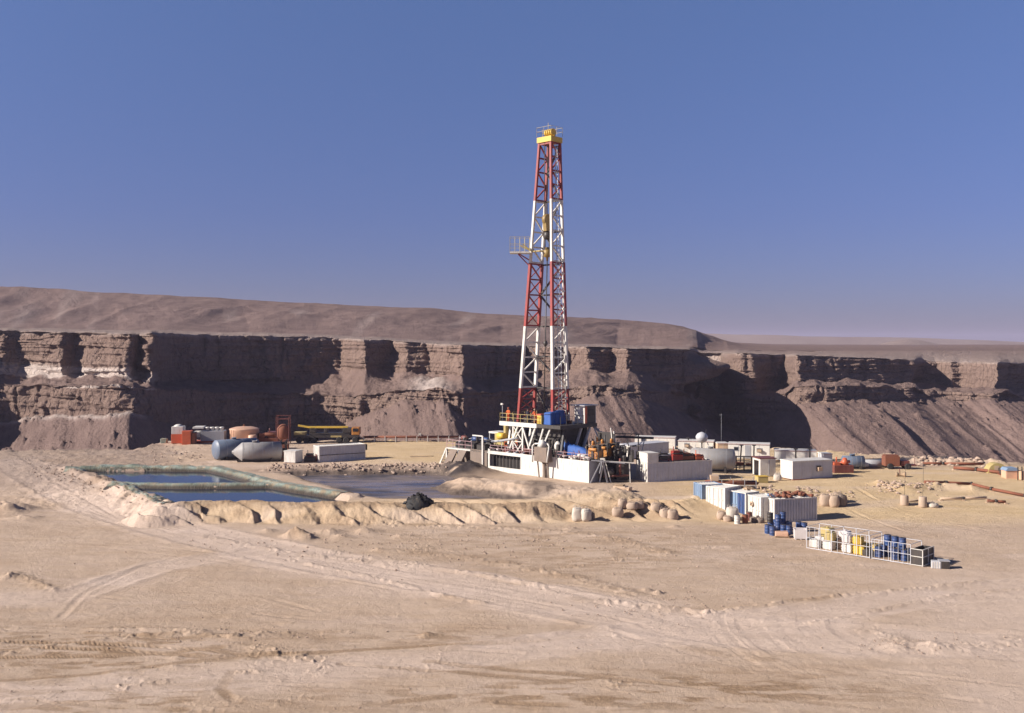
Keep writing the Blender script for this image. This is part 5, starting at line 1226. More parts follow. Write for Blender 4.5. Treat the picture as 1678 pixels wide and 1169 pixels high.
for sx in (-1.2, 1.1): b.box(sx, -.3, PAD - .1, sx + .1, .1, 5.4)
b.build('radiator_core', M['dark'], t); MB().bar((1.35, -.3, 4.2), (.9, -.3, 7.3), .1).bar((1.9, -.3, 3.4), (1.3, -.2, 6.9), .12).build('strut', M['dirtywhite'], t)
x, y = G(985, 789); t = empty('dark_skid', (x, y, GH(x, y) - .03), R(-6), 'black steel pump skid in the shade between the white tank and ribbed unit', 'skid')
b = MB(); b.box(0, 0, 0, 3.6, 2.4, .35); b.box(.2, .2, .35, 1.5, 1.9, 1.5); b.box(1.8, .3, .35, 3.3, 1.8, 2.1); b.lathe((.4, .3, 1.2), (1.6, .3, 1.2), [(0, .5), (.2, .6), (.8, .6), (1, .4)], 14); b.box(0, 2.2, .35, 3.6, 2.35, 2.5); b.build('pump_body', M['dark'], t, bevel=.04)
b = MB(); b.bar((-.2, -.3, 0), (.4, -.2, 2.9), .16).bar((-.2, -.3, 2.6), (4.0, -.2, 2.4), .12).bar((3.5, -.2, 0), (3.4, -.2, 2.5), .12).bar((.4, -.2, 2.9), (1.2, -.3, 0), .12); b.build('guard_frame', M['dirtywhite'], t)
MB().tube((.3, -.1, .7), (3.4, -.1, .9), .12).tube((2.3, .0, .9), (2.3, .0, 2.9), .14).build('manifold', M['darkred'], t)
x, y = G(966, 791); t = empty('brace_tripod', (x, y, GH(x, y) - .03), R(-10), 'grey tripod brace leaning on the right end of the white tank', 'brace')
MB().bar((.1, -.1, 0), (1.5, .3, 2.9), .12).bar((1.5, .3, 2.9), (2.1, .9, 0), .2).bar((1.5, .3, 2.9), (1.2, .1, 1.2), .1).bar((.2, .1, 2.75), (4.2, .7, 2.4), .12).build('brace_bar', M['grey'], t)
MB().box(1.25, .1, 2.85, 1.75, .5, 3.0).build('head_plate', M['dirtywhite'], t)

# people
def person(px_u, v, zf, face, cloth, label, arms=0, bend=0, hat='white'):
    """skinned body, local metres, facing +x; arms = swing"""
    loc = RW(px_u, v, zf); 
    V = []; E = []; Rr = []
    def J(p, r, par=None):
        V.append(p); Rr.append(r)
        if par is not None: E.append((par, len(V) - 1))
        return len(V) - 1
    bx = bend * .25
    pel = J((0, 0, .95), .15); wa = J((bx * .3, 0, 1.12), .135, pel); ch = J((bx * .7, 0, 1.34), .16, wa); nk = J((bx, 0, 1.52), .06, ch); hd = J((bx + .02, 0, 1.62), .085, nk); J((bx + .02, 0, 1.73), .08, hd)
    for s in (-1, 1):
        hp = J((0, s * .10, .90), .10, pel); kn = J((.06 * s + .02, s * .12, .50), .07, hp); an = J((.02 + .10 * s, s * .12, .09), .05, kn); J((.02 + .10 * s + .19, s * .14, .035), .04, an)
        shd = J((bx * .9, s * .19, 1.42), .07, ch); el = J((bx * .9 + .05 + arms * .12, s * .27, 1.16), .048, shd); wr = J((bx * .9 + .22 + arms * .2, s * .24, .98 + arms * .2), .035, el)
        pm = J((bx * .9 + .29 + arms * .22, s * .23, .94 + arms * .22), .038, wr); px0, pz0 = V[pm][0], V[pm][2]
        for k, (dy, ln) in enumerate(((-.03, .065), (-.01, .075), (.01, .07), (.03, .055))):
            f1 = J((px0 + ln * .6, s * .23 + dy, pz0 - .015), .009, pm); J((px0 + ln, s * .23 + dy, pz0 - .045), .008, f1)
        J((px0 + .02, s * .23 - s * .055, pz0 + .005), .010, pm)
    me = bpy.data.meshes.new('person'); me.from_pydata(V, E, []); o = bpy.data.objects.new('person', me); sc.collection.objects.link(o)
    sk = o.modifiers.new('skin', 'SKIN'); 
    if not me.skin_vertices: 
        pass
    for i, sv in enumerate(me.skin_vertices[0].data): sv.radius = (Rr[i], Rr[i] * (1.15 if i in (1, 2) else 1)); sv.use_root = (i == 0)
    ss = o.modifiers.new('sub', 'SUBSURF'); ss.levels = 1; ss.render_levels = 2
    me.materials.append(M['skinsuit_' + cloth]); o.location = loc; o.rotation_euler = (0, 0, RA + face); tag(o, label, 'person')
    b = MB(); c0 = Vector((bx + .02, 0, 1.73)); b.lathe(c0 + Vector((0, 0, .0)), c0 + Vector((0, 0, .13)), [(0, .145), (.08, .145), (.1, .115), (.5, .11), (.85, .07), (1, .01)], 14); b.build('hard_hat', M[hat], o)
    b = MB(); b.ball((bx + .115, .03, 1.655), .012, 6).ball((bx + .115, -.03, 1.655), .012, 6); b.build('eyes', M['dark'], o)
    MB().prism([(bx + .10, 1.61), (bx + .14, 1.615), (bx + .10, 1.65)], -.012, .012, 'y').build('nose', M['skin'], o)
    b = MB()
    for s in (-1, 1): b.box(-.06 + .10 * s, s * .13 - .06, -.0, .24 + .10 * s, s * .13 + .06, .09)
    b.build('boots', M['rubber'], o, bevel=.03); return o
def skinsuit(key, col):
    m, t, b = newmat('clothed_body_' + key)
    s = N(t, 'SeparateXYZ'); tc = N(t, 'TexCoord'); t.links.new(tc.outputs['Object'], s.inputs[0])
    hi = ramp2(t, s.outputs['Z'], 1.525, 1.535); lo = N(t, 'Math', operation='LESS_THAN'); t.links.new(s.outputs['Z'], lo.inputs[0]); lo.inputs[1].default_value = 1.08
    xx = N(t, 'Math', operation='GREATER_THAN'); t.links.new(s.outputs['X'], xx.inputs[0]); xx.inputs[1].default_value = .24
    mm = N(t, 'Math', operation='MULTIPLY'); t.links.new(lo.outputs[0], mm.inputs[0]); t.links.new(xx.outputs[0], mm.inputs[1])
    mx = N(t, 'Math', operation='MAXIMUM'); t.links.new(mm.outputs[0], mx.inputs[0]); t.links.new(hi, mx.inputs[1])
    t.links.new(mixc(t, mx.outputs[0], col, (.30, .17, .11)), b.inputs['Base Color']); b.inputs['Roughness'].default_value = .9
    M['skinsuit_' + key] = m
skinsuit('orange', (.62, .13, .035)); skinsuit('navy', (.03, .032, .05))
person(-4.1, -2.3, FZ, -1.2, 'orange', 'person in an orange coverall standing at the left rail of the rig floor', .3, 0, 'orange')
person(-.6, -2.3, FZ, 2.4, 'navy', 'person in a dark coverall standing at the middle of the rig floor', .6, .6, 'dark')
person(.5, -2.0, FZ, 2.8, 'orange', 'person in an orange coverall bending beside the yellow console', .8, 1.0, 'tan')

# ------------------------------------------------------------------ clutter round the rig's foot
def clutter(name, label, cat, box, n, seed, mats, s=1.0):
    rnd = random.Random(seed); t = rig(name, label, cat)
    x0, y0, z0, x1, y1, z1 = box
    bs = {k: MB() for k in mats}
    for i in range(n):
        b = bs[rnd.choice(mats)]; x, y, z = rnd.uniform(x0, x1), rnd.uniform(y0, y1), rnd.uniform(z0, z1 - .2); k = rnd.random()
        if k < .35: b.box(x, y, z0, x + rnd.uniform(.1, .5) * s, y + rnd.uniform(.1, .5) * s, z, .02)
        elif k < .75:
            q = rnd.choice([(rnd.uniform(.6, 2.2), 0, rnd.uniform(-.2, .2)), (0, rnd.uniform(.4, 1.2), 0), (rnd.uniform(-.3, .3), 0, rnd.uniform(.5, 1.2))]); b.tube((x, y, z), (min(x + q[0] * s, x1), min(y + q[1] * s, y1 + .3), min(z + q[2] * s + .01, z1 + .4)), rnd.uniform(.03, .09), 7)
        else: b.lathe((x, y, z0), (x, y, z), [(0, .16 * s), (.7, .2 * s), (.75, .28 * s), (1, .22 * s)], 10)
    for b in bs.values(): b.box(x0, (y0 + y1) / 2 - .03, z0 - .03, x1, (y0 + y1) / 2 + .03, z0 + .02); b.box((x0 + x1) / 2 - .03, y0, z0 - .03, (x0 + x1) / 2 + .03, y1, z0 + .018)
    first = bs[mats[0]]
    for k in mats[1:]:
        if len(bs[k].f) < 240: first.add(bs[k].v, bs[k].f); bs[k].v = []
    for k, b in bs.items():
        if b.v: b.build('valves_and_pipes' , M[k], t)
clutter('choke_manifold', 'jumble of dark red and grey valves on the white tank top below the mast', 'manifold', (-5, -3.6, 3.45, 3.0, -2.0, 4.5), 60, 3, ['darkred', 'grey', 'dark', 'dirtywhite'])
clutter('hose_manifold', 'jumble of dark valves and hoses in front of the blue tarpaulin', 'manifold', (5.4, -3.9, 3.45, 10.9, -1.9, 4.2), 50, 4, ['darkred', 'dark', 'blue', 'dirtywhite'])
clutter('shaker_pipework', 'dark pipework and motors heaped on the shaker walkway', 'pipework', (-13.5, -3.2, 3.6, -6.4, -1.2, 5.2), 60, 5, ['dark', 'darkred', 'grey', 'rust'])
clutter('engine_pipework', 'dark belts, guards and pipes packed among the orange engines', 'pipework', (8.2, -.5, 3.4, 13.4, 3.5, 5.6), 60, 6, ['dark', 'rust', 'engine'])
clutter('cellar_equipment', 'dark equipment packed in the shade under the rig floor', 'equipment', (-4.0, -2.6, 3.2, 4.6, -1.5, 6.3), 45, 7, ['dark', 'darkred', 'grey', 'grey_and_shade'])
clutter('floor_tools', 'dark slips, tongs and tools standing on the rig floor by the mast legs', 'tools', (-2.4, -2.2, 7.62, 2.0, 1.5, 8.7), 40, 8, ['dark', 'darkred', 'yellow'])
clutter('rear_equipment', 'pale pipes and drums behind the doghouse stair', 'equipment', (5.8, 2.0, 3.0, 9.2, 5.0, 5.6), 40, 9, ['dirtywhite', 'dark', 'grey'])

# ------------------------------------------------------------------ behind and right of the rig
GB = 'pale site cabins behind the rig'
c = cabin(1032, 753, 21, 64, 24, 'white cabin with an air conditioner, right behind the orange engines', group=GB, wins=[('e', .7, 1.2, .9, .7, True)], roof='grey_and_shade', wall='grey_and_shade');  # wall colour greyed to imitate shade on a white cabin
MB().box(-.012, .02, .16, -.001, 2.48, DIM[c.name]['H'] - .13).build('end_wall', M['white'], c)  # white plate for the lit end, against the shade-grey walls
cabin(1040, 735, 0, 66, 20, 'long low white cabin with a mauve roof, farthest left behind the ribbed unit', group=GB, wins=[('s', 1.0, 1.2, .8, .6, False)], yaw=-14)
cabin(1111, 745, 0, 58, 24, 'white cabin behind the water tower, left of its legs', group=GB, wins=[('s', .9, 1.2, .8, .6, True)], yaw=-16)
cabin(1176, 748, 6, 18, 22, 'small beige hut peeping out behind the horizontal tank', group=GB, wall='tan', W=2.0)
cabin(1193, 752, 0, 68, 26, 'long white cabin with a mauve roof behind the lamp posts', group=GB, wins=[('s', 4.0, 1.1, .8, .6, True), ('s', .8, 1.2, .7, .6, False)], door=('s', 2.4, .8), yaw=-16)
c = cabin(1270, 755, 0, 68, 18, 'low grey cabin with a white end behind the white cabin with red base', group=GB, yaw=-12); MB().box(-.012, .02, .16, -.001, 2.48, DIM[c.name]['H'] - .13).build('end_wall', M['white'], c)
cabin(1350, 760, 10, 14, 17, 'tiny grey hut at the right end of the cabins', group=GB, wall='grey_and_shade', W=2.2)
# ribbed unit with engines on top
g = container(1061, 790, 19, 106, 32, 'big ribbed white unit with engines on its deck right of the rig', 'equipment unit', wall='grey_and_shade', frame='white', door=('white', 'white'), pitch=.5, dep=.05, roof='dark', W=3.0)  # white unit, its walls greyed in colour as if shaded
dg = DIM[g.name]
e = empty('tank_box', g.matrix_basis @ Vector((0.0, .0, dg['H'] - .02)), g.rotation_euler.z, 'tall white ventilator box on the left corner of the ribbed unit', 'ventilator box')
b = MB(); b.box(0, 0, 0, 1.5, 2.3, 1.1); b.build('box_body', M['white'], e, bevel=.04); b = MB(); b.box(-.04, -.04, 1.1, 1.54, 2.34, 1.16)
for k in (.35, .7): b.box(-.03, -.03, k, 1.53, 2.33, k + .04)
b.build('rim', M['dirtywhite'], e)
def on_unit(u, v, name, parts, label, cat, group='machines on the deck of the ribbed unit'):
    e = empty(name, g.matrix_basis @ Vector((u, v, dg['H'] - .02)), g.rotation_euler.z, label, cat, group)
    for nm, mt, bb in parts: bb.build(nm, M[mt], e, bevel=.03)
def eng(L, W, H, fan=True):
    a = MB(); a.box(0, 0, .1, L, W, H * .6); a.box(L * .15, W * .2, H * .6, L * .8, W * .8, H); a.tube((L * .3, W * .5, H), (L * .3, W * .5, H + .5), .06)
    c_ = MB(); c_.box(-.05, -.05, 0, L + .05, W + .05, .1); c_.lathe((L + .02, W / 2, H * .5), (L + .22, W / 2, H * .5), [(0, H * .42), (1, H * .42)], 16); c_.tube((0, W * .1, H * .75), (L, W * .1, H * .7), .07); return a, c_
a, c_ = eng(1.6, 1.2, 1.0); on_unit(1.9, .6, 'deck_engine', [('engine_block', 'dark', a), ('fan_and_bed', 'grey', c_)], 'dark engine next to the white ventilator box', 'engine')
a, c_ = eng(1.4, 1.2, 1.25); on_unit(3.6, .3, 'deck_engine', [('engine_block', 'red', a), ('fan_and_bed', 'dark', c_)], 'red topped engine in the middle of the ribbed unit deck', 'engine')
a, c_ = eng(1.5, 1.3, .9); on_unit(5.1, .4, 'deck_engine', [('engine_block', 'rust', a), ('fan_and_bed', 'dark', c_)], 'rusty engine right of the middle of the ribbed unit deck', 'engine')
a, c_ = eng(1.1, 1.2, .7); on_unit(6.8, .3, 'deck_engine', [('engine_block', 'orange', a), ('fan_and_bed', 'darkred', c_)], 'low orange pump at the right end of the ribbed unit deck', 'pump')
b = MB(); rj = junkmesh(26, (6.2, 2.0, .5), 21, 'pbt', .8); on_unit(1.7, .2, 'pipework', [('pipe', 'darkred', rj)], 'tangle of dark red pipework around the deck engines', 'pipework')
b = MB()
for u in (5.9, 6.3, 7.4): b.bar((u, 2.1, 0), (u, 2.1, 2.5), .05)
on_unit(0, 0, 'stake_row', [('stake', 'dirtywhite', b)], 'thin pale stakes rising at the right of the ribbed unit deck', 'stakes')
# horizontal silver tank
def htank(p, ang, L, r_, mat, label, cone=False, cradle='dark', seamed=True, zc=None, endmat=None, name='storage_tank', group=None):
    t = empty(name, p, ang, label, 'storage tank', group); zc = zc or r_ + .35
    prof = [(0, .03), (0.0, r_ * .3), (.012, r_ * .65), (.03, r_ * .88), (.05, r_ * .985), (.052, r_), (.948, r_), (.95, r_ * .985), (.97, r_ * .88), (.988, r_ * .65), (1, r_ * .3), (1, .03)] if not cone else [(0, .02), (0, r_ * .17), (.03, r_ * .17), (.032, r_ * .26), (.195, r_ * .985), (.197, r_), (.975, r_), (.977, r_ * .97), (1, r_ * .5), (1, .05)]
    s_ = MB().lathe((0, 0, zc), (L, 0, zc), prof, 40, cap=False).build('shell', M[mat], t)
    b = MB()
    for k in (.22, .4, .6, .8): b.lathe((L * k, 0, zc), (L * k + .04, 0, zc), [(0, r_ + .012), (1, r_ + .012)], 40, cap=False)
    b.build('weld_band', M['grey'], s_)
    b = MB()
    for k in (.22, .78): b.box(L * k - .15, -r_ * .8, 0, L * k + .15, r_ * .8, zc - r_ * .72)
    b.box(0.1 * L, -r_ * .7, 0, L * .9, -r_ * .55, .2); b.box(.1 * L, r_ * .55, 0, L * .9, r_ * .7, .2); b.build('cradle', M[cradle], t)
    b = MB(); b.lathe((L * .45, 0, zc + r_ - .05), (L * .45, 0, zc + r_ + .22), [(0, .3), (.7, .3), (.75, .36), (1, .36)], 16); b.tube((L * .45 + .32, 0, zc + r_ - .05), (L * .45 + .32, 0, zc + r_ + .35), .06); b.build('hatch', M[mat], t)
    return t
x, y = G(1130, 772, PAD); htank((x, y, GH(x, y) - .03), R(-14), 5.9, 1.35, 'tankgrey', 'large grey horizontal tank right behind the ribbed unit', name='storage_tank', zc=1.75)
# water tower
x, y = G(1150, 757, PAD); t = empty('water_tank_stand', (x, y, GH(x, y) - .03), .4, 'round pale water tank on tall thin legs above the silver tank', 'water tower')
b = MB()
for sx in (-1, 1):
    for sy in (-1, 1): b.bar((sx * 1.3, sy * 1.3, 0), (sx * .55, sy * .55, 2.75), .11)
for k in (.35, .7):
    q = lerp(1.3, .55, k); z = 2.75 * k
    for a, c_ in (((-q, -q), (q, -q)), ((q, -q), (q, q)), ((q, q), (-q, q)), ((-q, q), (-q, -q))): b.bar((*a, z), (*c_, z), .07)
b.build('leg_frame', M['dirtywhite'], t); MB().lathe((0, 0, 2.7), (0, 0, 4.2), [(0, .3), (.15, .7), (.45, .85), (.6, .85), (.85, .6), (1, .12)], 24).build('tank', M['grey_and_shade'], t)
MB().tube((0, 0, 0), (0, 0, 2.8), .09).tube((.7, .2, 2.9), (1.1, .5, 4.6), .04).build('pipe', M['dark'], t)
# rack table and lamp posts
x, y = G(1207, 771); t = empty('steel_rack', (x, y, GH(x, y) - .03), R(-8), 'dark open steel rack between the silver tank and the open cabin', 'rack')
b = MB()
for u in (0, 1.0, 2.0):
    for v in (0, 1): b.bar((u, v, 0), (u, v, 1.9), .09)
for z in (.7, 1.85):
    for v in (0, 1): b.bar((-.3, v, z), (2.3, v, z), .09)
    for k in range(5): b.bar((k * .5, 0, z), (k * .5, 1, z), .06)
b.build('rack_frame', M['dark'], t); b = MB(); b.box(0, .1, .75, 1.0, .9, 1.1, .05); b.box(1.2, .2, .75, 1.9, .8, 1.0, .04); b.build('stored_box', M['rust'], t)
def post(px, D, ytop, label, lean=0, grp='dark posts among the cabins'):
    p = AT(px, 700, D); z0 = GH(p.x, p.y) - .1; zt = CZ - (ytop - HY) * D / F
    t = empty('lamp_post', (p.x, p.y, z0), 0, label, 'post', grp)
    MB().bar((0, 0, 0), (lean, 0, zt - z0), .16).build('pole', M['dark'], t); MB().box(lean - .25, -.12, zt - z0 - .05, lean + .25, .12, zt - z0 + .1).build('head', M['dark'], t)
post(1212, 133, 730, 'dark post left of the open door cabin, nearer the silver tank', .25); post(1235, 134, 730, 'dark post rising right at the open door cabin', .05)
post(1304, 128, 736, 'short dark post behind the roof of the white cabin with red base, left one'); post(1327, 128, 736, 'short dark post behind the roof of the white cabin with red base, right one')
post(1046, 140, 712, 'dark post beside the horizontal dark boom'); post(1128, 150, 718, 'dark post between the far white cabins')
p = AT(1182, 700, 150); t = empty('radio_mast', (p.x, p.y, GH(p.x, p.y) - .1), 0, 'very thin radio pole standing before the shadowed cliff', 'radio mast')
MB().tube((0, 0, 0), (0, 0, 6.2), .018).build('pole', M['grey'], t); MB().tube((-.3, 0, 6.0), (.3, 0, 6.0), .015).build('aerial', M['grey'], t)
t = empty('flare_boom', (AT(1003, 700, 132).x, 132, 0), .1, 'dark horizontal boom on props right of the orange engines', 'boom')
b = MB(); b.tube((-.5, 0, 5.6), (5.6, 0, 5.3), .16, 10); b.bar((-.3, 0, 6.0), (3.6, 0, 5.85), .1)
for k in range(5): b.bar((k * .8, 0, 5.6), (k * .8 + .4, 0, 5.95), .06)
b.build('boom', M['dark'], t); MB().bar((.3, 0, 5.5), (1.2, 0, PAD - .1), .12).bar((4.4, 0, 5.3), (3.5, 0, PAD - .1), .12).bar((3.6, 0, 4.4), (4.6, 0, 5.4), .09).build('prop', M['dirtywhite'], t)
# open cabin
loc, phi, L, H = boxat(1246, 781, 13, 25, 31, 2.3)
t = empty('open_cabin', loc, phi, 'narrow white cabin with an open dark doorway beside the yellow box', 'cabin')
b = MB(); b.box(0, 0, .12, L, .06, H - .1); b.box(0, 2.24, .12, L, 2.3, H - .1); b.box(L - .06, .06, .12, L, 2.24, H - .1); b.box(0, .06, .12, .06, .5, H - .1); b.box(0, 1.9, .12, .06, 2.24, H - .1); b.box(0, .5, 2.0, .06, 1.9, H - .1); b.build('wall', M['dirtywhite'], t)
MB().box(-.12, -.12, H - .1, L + .12, 2.42, H).build('roof', M['darkred'], t); MB().box(.061, .06, .05, L - .061, 2.24, .12).build('floor', M['dark'], t); MB().box(.9, .3, .12, 1.2, 2.0, 1.6).build('inner_shelf', M['dark'], t); MB().box(L * .55, -.03, .3, L * .62, -.002, H - .3).build('panel_joint', M['grey'], t)
# white cabin with red base
c = cabin(1299, 787, 21, 65, 32, 'white flat roofed cabin with red base and window unit right of the yellow box', 'site cabin', wall='grey_and_shade', roof='dirtywhite', wins=[], group=None, W=2.5)  # white cabin, shade of the long side put into the wall colour
d_ = DIM[c.name]; MB().box(-.012, .02, .16, -.001, 2.48, d_['H'] - .13).build('end_wall', M['white'], c)  # white overlay sets the sunlit end apart from the greyed walls
window(c, 's', d_['L'] * .58, 1.0, .8, .75, 2.5, True); MB().box(-.02, -.02, .06, d_['L'], -.003, .15).build('base_rail', M['orange'], c)
x, y = G(1242, 791); t = empty('yellow_bin', (x, y, GH(x, y) - .03), .1, 'yellow waste bin on the sand before the open cabin', 'bin')
MB().box(0, 0, 0, 1.3, 1.0, .75).build('bin_body', M['paleyellow'], t, bevel=.05); MB().box(-.04, -.04, .75, 1.34, 1.04, .8).build('rim', M['yellow'], t)
# right hand yard
x, y = G(1367, 776); t = empty('red_skid', (x, y, GH(x, y) - .03), R(3), 'dark red equipment skid just right of the white cabins', 'skid')
b = MB(); b.box(0, 0, 0, 2.6, 1.8, 1.0); b.build('skid_body', M['darkred'], t, bevel=.05); b = MB(); b.box(.1, .2, 1.0, .9, 1.4, 1.35); b.lathe((1.7, .8, 1.0), (1.7, .8, 1.9), [(0, .5), (.5, .45), (1, .2)], 14); b.tube((.6, .8, 1.3), (.6, .8, 2.0), .1); b.tube((1, .9, 1.2), (2.4, .9, 1.4), .2); b.build('pump', M['orange'], t)
x, y = G(1379, 768); htank((x, y, GH(x, y) - .05), R(-6), 3.0, .8, 'bluesteel', 'short silver blue tank behind the dark red skid', zc=1.0)
x, y = G(1404, 767); t = empty('white_drum_tank', (x, y, GH(x, y) - .05), R(-20), 'white conical mixer drum lying in front of the grey pipe section', 'mixer drum')
MB().lathe((0, 0, .6), (1.5, 0, .55), [(0, .55), (.3, .62), (.8, .3), (1, .22)], 20).build('drum_shell', M['white'], t); MB().box(.2, -.5, 0, .5, .5, .25).box(.9, -.3, 0, 1.1, .3, .3).build('chock', M['wood'], t)
x, y = G(1412, 766); t = empty('pipe_section', (x, y, GH(x, y)), R(4), 'wide grey pipe section lying on the ground right of the white drum', 'pipe'); 
MB().lathe((0, 0, .5), (3.6, 0, .5), [(0, .46), (0, .55), (1, .55), (1, .46), (.0, .46)], 22, cap=False).build('pipe_shell', M['grey'], t); MB().box(.4, -.5, -.1, .7, .5, .05).box(2.6, -.5, -.1, 2.9, .5, .05).build('sleeper', M['wood'], t)
x, y = G(1450, 769); t = empty('compressor', (x, y, GH(x, y) - .03), R(-4), 'rust red trailer compressor alone on the sand', 'compressor')
b = MB(); b.box(0, 0, .4, 2.0, 1.5, 1.75); b.box(.1, .1, 1.75, 1.9, 1.4, 1.9); b.build('housing', M['rust'], t, bevel=.08)
b = MB(); b.box(2.0, .2, .45, 4.2, 1.3, .65); b.box(2.2, .2, .65, 3.3, 1.2, 1.15); b.bar((4.2, .7, .6), (4.9, .7, .4), .1); b.bar((4.1, .7, .5), (4.1, .7, 1.5), .08); b.build('chassis', M['darkred'], t, bevel=.03)
for u in (.7, 3.0):
    for v in (-.1, 1.45): MB().lathe((u, v, .4), (u, v + .2, .4), [(0, .3), (.1, .42), (.9, .42), (1, .3)], 16).build('wheel', M['rubber'], t)
x, y = G(1468, 781); t = empty('drill_collar', (x, y, GH(x, y) - .02), R(-25), 'small brown valve lying in front of the rust red compressor', 'valve')
MB().lathe((0, 0, .25), (1.2, 0, .3), [(0, .3), (.2, .3), (.22, .16), (.75, .16), (.8, .32), (1, .32)], 12).build('valve_body', M['wood'], t); MB().tube((.5, 0, .3), (.4, .1, 1.0), .05).build('stem', M['darkred'], t)
# pipes and marker posts
def marker(px, py, label, h_=1.1, pole=3.0):
    p = on(px, py, PAD); t = empty('marker_barrel', p, random.uniform(-.2, .2), label, 'concrete post', 'concrete posts holding thin aerial poles')
    MB().lathe((0, 0, 0), (0, 0, h_), [(0, .42), (.1, .45), (.95, .42), (1, .36)], 14).build('concrete_post', M['sack'], t); MB().tube((0, 0, h_), (.12, 0, h_ + pole), .018, 5).build('pole', M['dark'], t)
marker(1482, 815, 'left hand tan concrete post with a thin pole in the right yard'); marker(1512, 817, 'right hand tan concrete post with a thin pole beside the low sack', 1.15, 4.2)
sack(1528, 817, 1.1, .45, 'low pale sack slumped right of the concrete posts', z=PAD, mat='whitesack')
def pipeline(pts, r_, label, mat='rust', sup=True):
    P3 = [on(a, c_, PAD) + Vector((0, 0, r_ + .12)) for a, c_ in pts]; t = empty('pipeline', (P3[0].x, P3[0].y, P3[0].z - r_ - .12), 0, label, 'pipeline', 'pipes laid over the right hand yard')
    o = P3[0]; q = [p - o + Vector((0, 0, r_ + .12)) for p in P3]
    MB().path(q, r_, 8).build('pipe', M[mat], t)
    b = MB()
    for p in q: b.box(p.x - .15, p.y - .2, -.3 + p.z - r_ - .12, p.x + .15, p.y + .2, p.z - r_ + .02)
    b.build('sleeper', M['tan'], t)
    b = MB()
    for i, p in enumerate(q[1:-1]): d = (q[i + 2] - q[i]).normalized() * .12; b.lathe(p - d, p + d, [(0, r_ * 1.5), (1, r_ * 1.5)], 10)
    if len(q) > 2: b.build('flange', M['dark'], t)
pipeline([(1515, 795), (1550, 794), (1592, 793), (1625, 799), (1680, 806), (1760, 814)], .17, 'long dark pipe crossing the right yard to the picture edge')
pipeline([(1541, 810), (1578, 809.5), (1616, 808)], .12, 'short thin pipe on blocks in front of the long dark pipe', 'tan')
pipeline([(1618, 812), (1632, 812.5), (1648, 813)], .14, 'stub of rusty pipe ahead of the long pipe, far right')
pipeline([(1486, 813), (1510, 812)], .10, 'short pipe between the two concrete posts', 'wood')
pipeline([(1563, 770), (1600, 773), (1646, 779)], .2, 'dark pipe running behind to the little blue kiosk')
pipeline([(1512, 761), (1545, 762), (1612, 764)], .16, 'farthest dark pipe lying along the rubble ridge')
x, y = G(1619, 776); t = empty('canvas_shelter', (x, y, GH(x, y) - .03), R(-5), 'pale yellow rounded shelter near the right edge of the yard', 'shelter')
pts_ = [(1.25 + 1.25 * math.cos(a), 1.35 * math.sin(a)) for a in np.linspace(math.pi, 0, 9)]; MB().prism(pts_, 0, 1.6, 'y').build('canvas_hood', M['paleyellow'], t); MB().box(.8, -.02, 0, 1.4, -.003, 1.0).build('flap', M['tan'], t)
x, y = G(1640, 779); t = empty('dark_generator', (x, y, GH(x, y) - .03), R(-5), 'little dark generator between the yellow shelter and blue kiosk', 'generator')
MB().box(0, 0, .15, 1.0, .9, .85).build('housing', M['dark'], t, bevel=.05); MB().box(-.1, 0, 0, 1.1, .9, .149).build('skid', M['rust'], t)
x, y = G(1649, 784); t = empty('kiosk', (x, y, GH(x, y) - .03), R(-2), 'small pink kiosk with a light blue roof near the right edge', 'kiosk')
b = MB(); b.box(0, 0, 0, 1.5, 1.4, 1.0).build('wall', M['salmon'], t); MB().prism([(-.1, 1.0), (1.6, 1.0), (1.35, 1.35), (.15, 1.35)], -.1, 1.5, 'y').build('roof', M['skyblue'], t); MB().box(1.503, .2, .1, 1.54, 1.1, .95).build('door', M['dark'], t)
x, y = G(1668, 786); t = empty('bulldozer_blade', (x, y, GH(x, y) - .03), 0, 'black upright frame with a pink box at the right picture edge', 'frame')
MB().bar((0, 0, 0), (0, 0, 1.7), .1).bar((.5, 0, 0), (.5, 0, 1.7), .1).bar((0, 0, 1.2), (.5, 0, 1.2), .08).build('frame', M['dark'], t); MB().box(.6, 0, 0, 2.0, 1, 1.1).build('box', M['salmon'], t, bevel=.04)

# ------------------------------------------------------------------ left group
x, y = G(380, 757.5); htank((x, y, GH(x, y) - .03), R(18), 6.9, 1.3, 'tankgrey', 'near silver tank with a pointed cone end beside the ponds', cone=True, zc=1.42, group='horizontal tanks by the ponds')
x, y = G(350, 755); htank((x, y, GH(x, y) - .03), R(40), 6.8, 1.38, 'bluesteel', 'blue grey tank with a domed end behind the silver cone ended tank', zc=1.5, group='horizontal tanks by the ponds')
container(523, 757.5, 9, 76, 26, 'pale grey container with a dark dividing line on its shade-grey side, behind the rubble strip', wall='grey_and_shade', frame='white', door=('white', 'white'), pitch=.22, dep=.04)  # white container, its sides painted grey in place of shade
lc = [o for o in bpy.data.objects if o.get('label', '').startswith('pale grey container')][0]; dl = DIM[lc.name]
MB().box(.12, -.03, dl['H'] * .42, dl['L'] - .12, -.003, dl['H'] * .42 + .09).build('side_rail', M['dark'], lc); MB().box(dl['L'], .3, dl['H'] * .6, dl['L'] + .4, .9, dl['H'] * .95).build('end_fan', M['dark'], lc)
c = cabin(484, 759.5, 17, 12, 21, 'little white hut between the cone tank and the grey container', 'hut', wall='dirtywhite', roof='dirtywhite', W=1.8); MB().box(-.012, .02, .16, -.001, 1.78, DIM[c.name]['H'] - .13).build('end_wall', M['white'], c)
x, y = G(498, 757); t = empty('diesel_pump', (x, y, GH(x, y) - .03), R(5), 'dark diesel pump between the little hut and the grey container', 'pump')
a, c_ = eng(1.6, 1.1, 1.2); a.build('engine_block', M['dark'], t, bevel=.04); c_.build('fan_and_bed', M['darkred'], t)
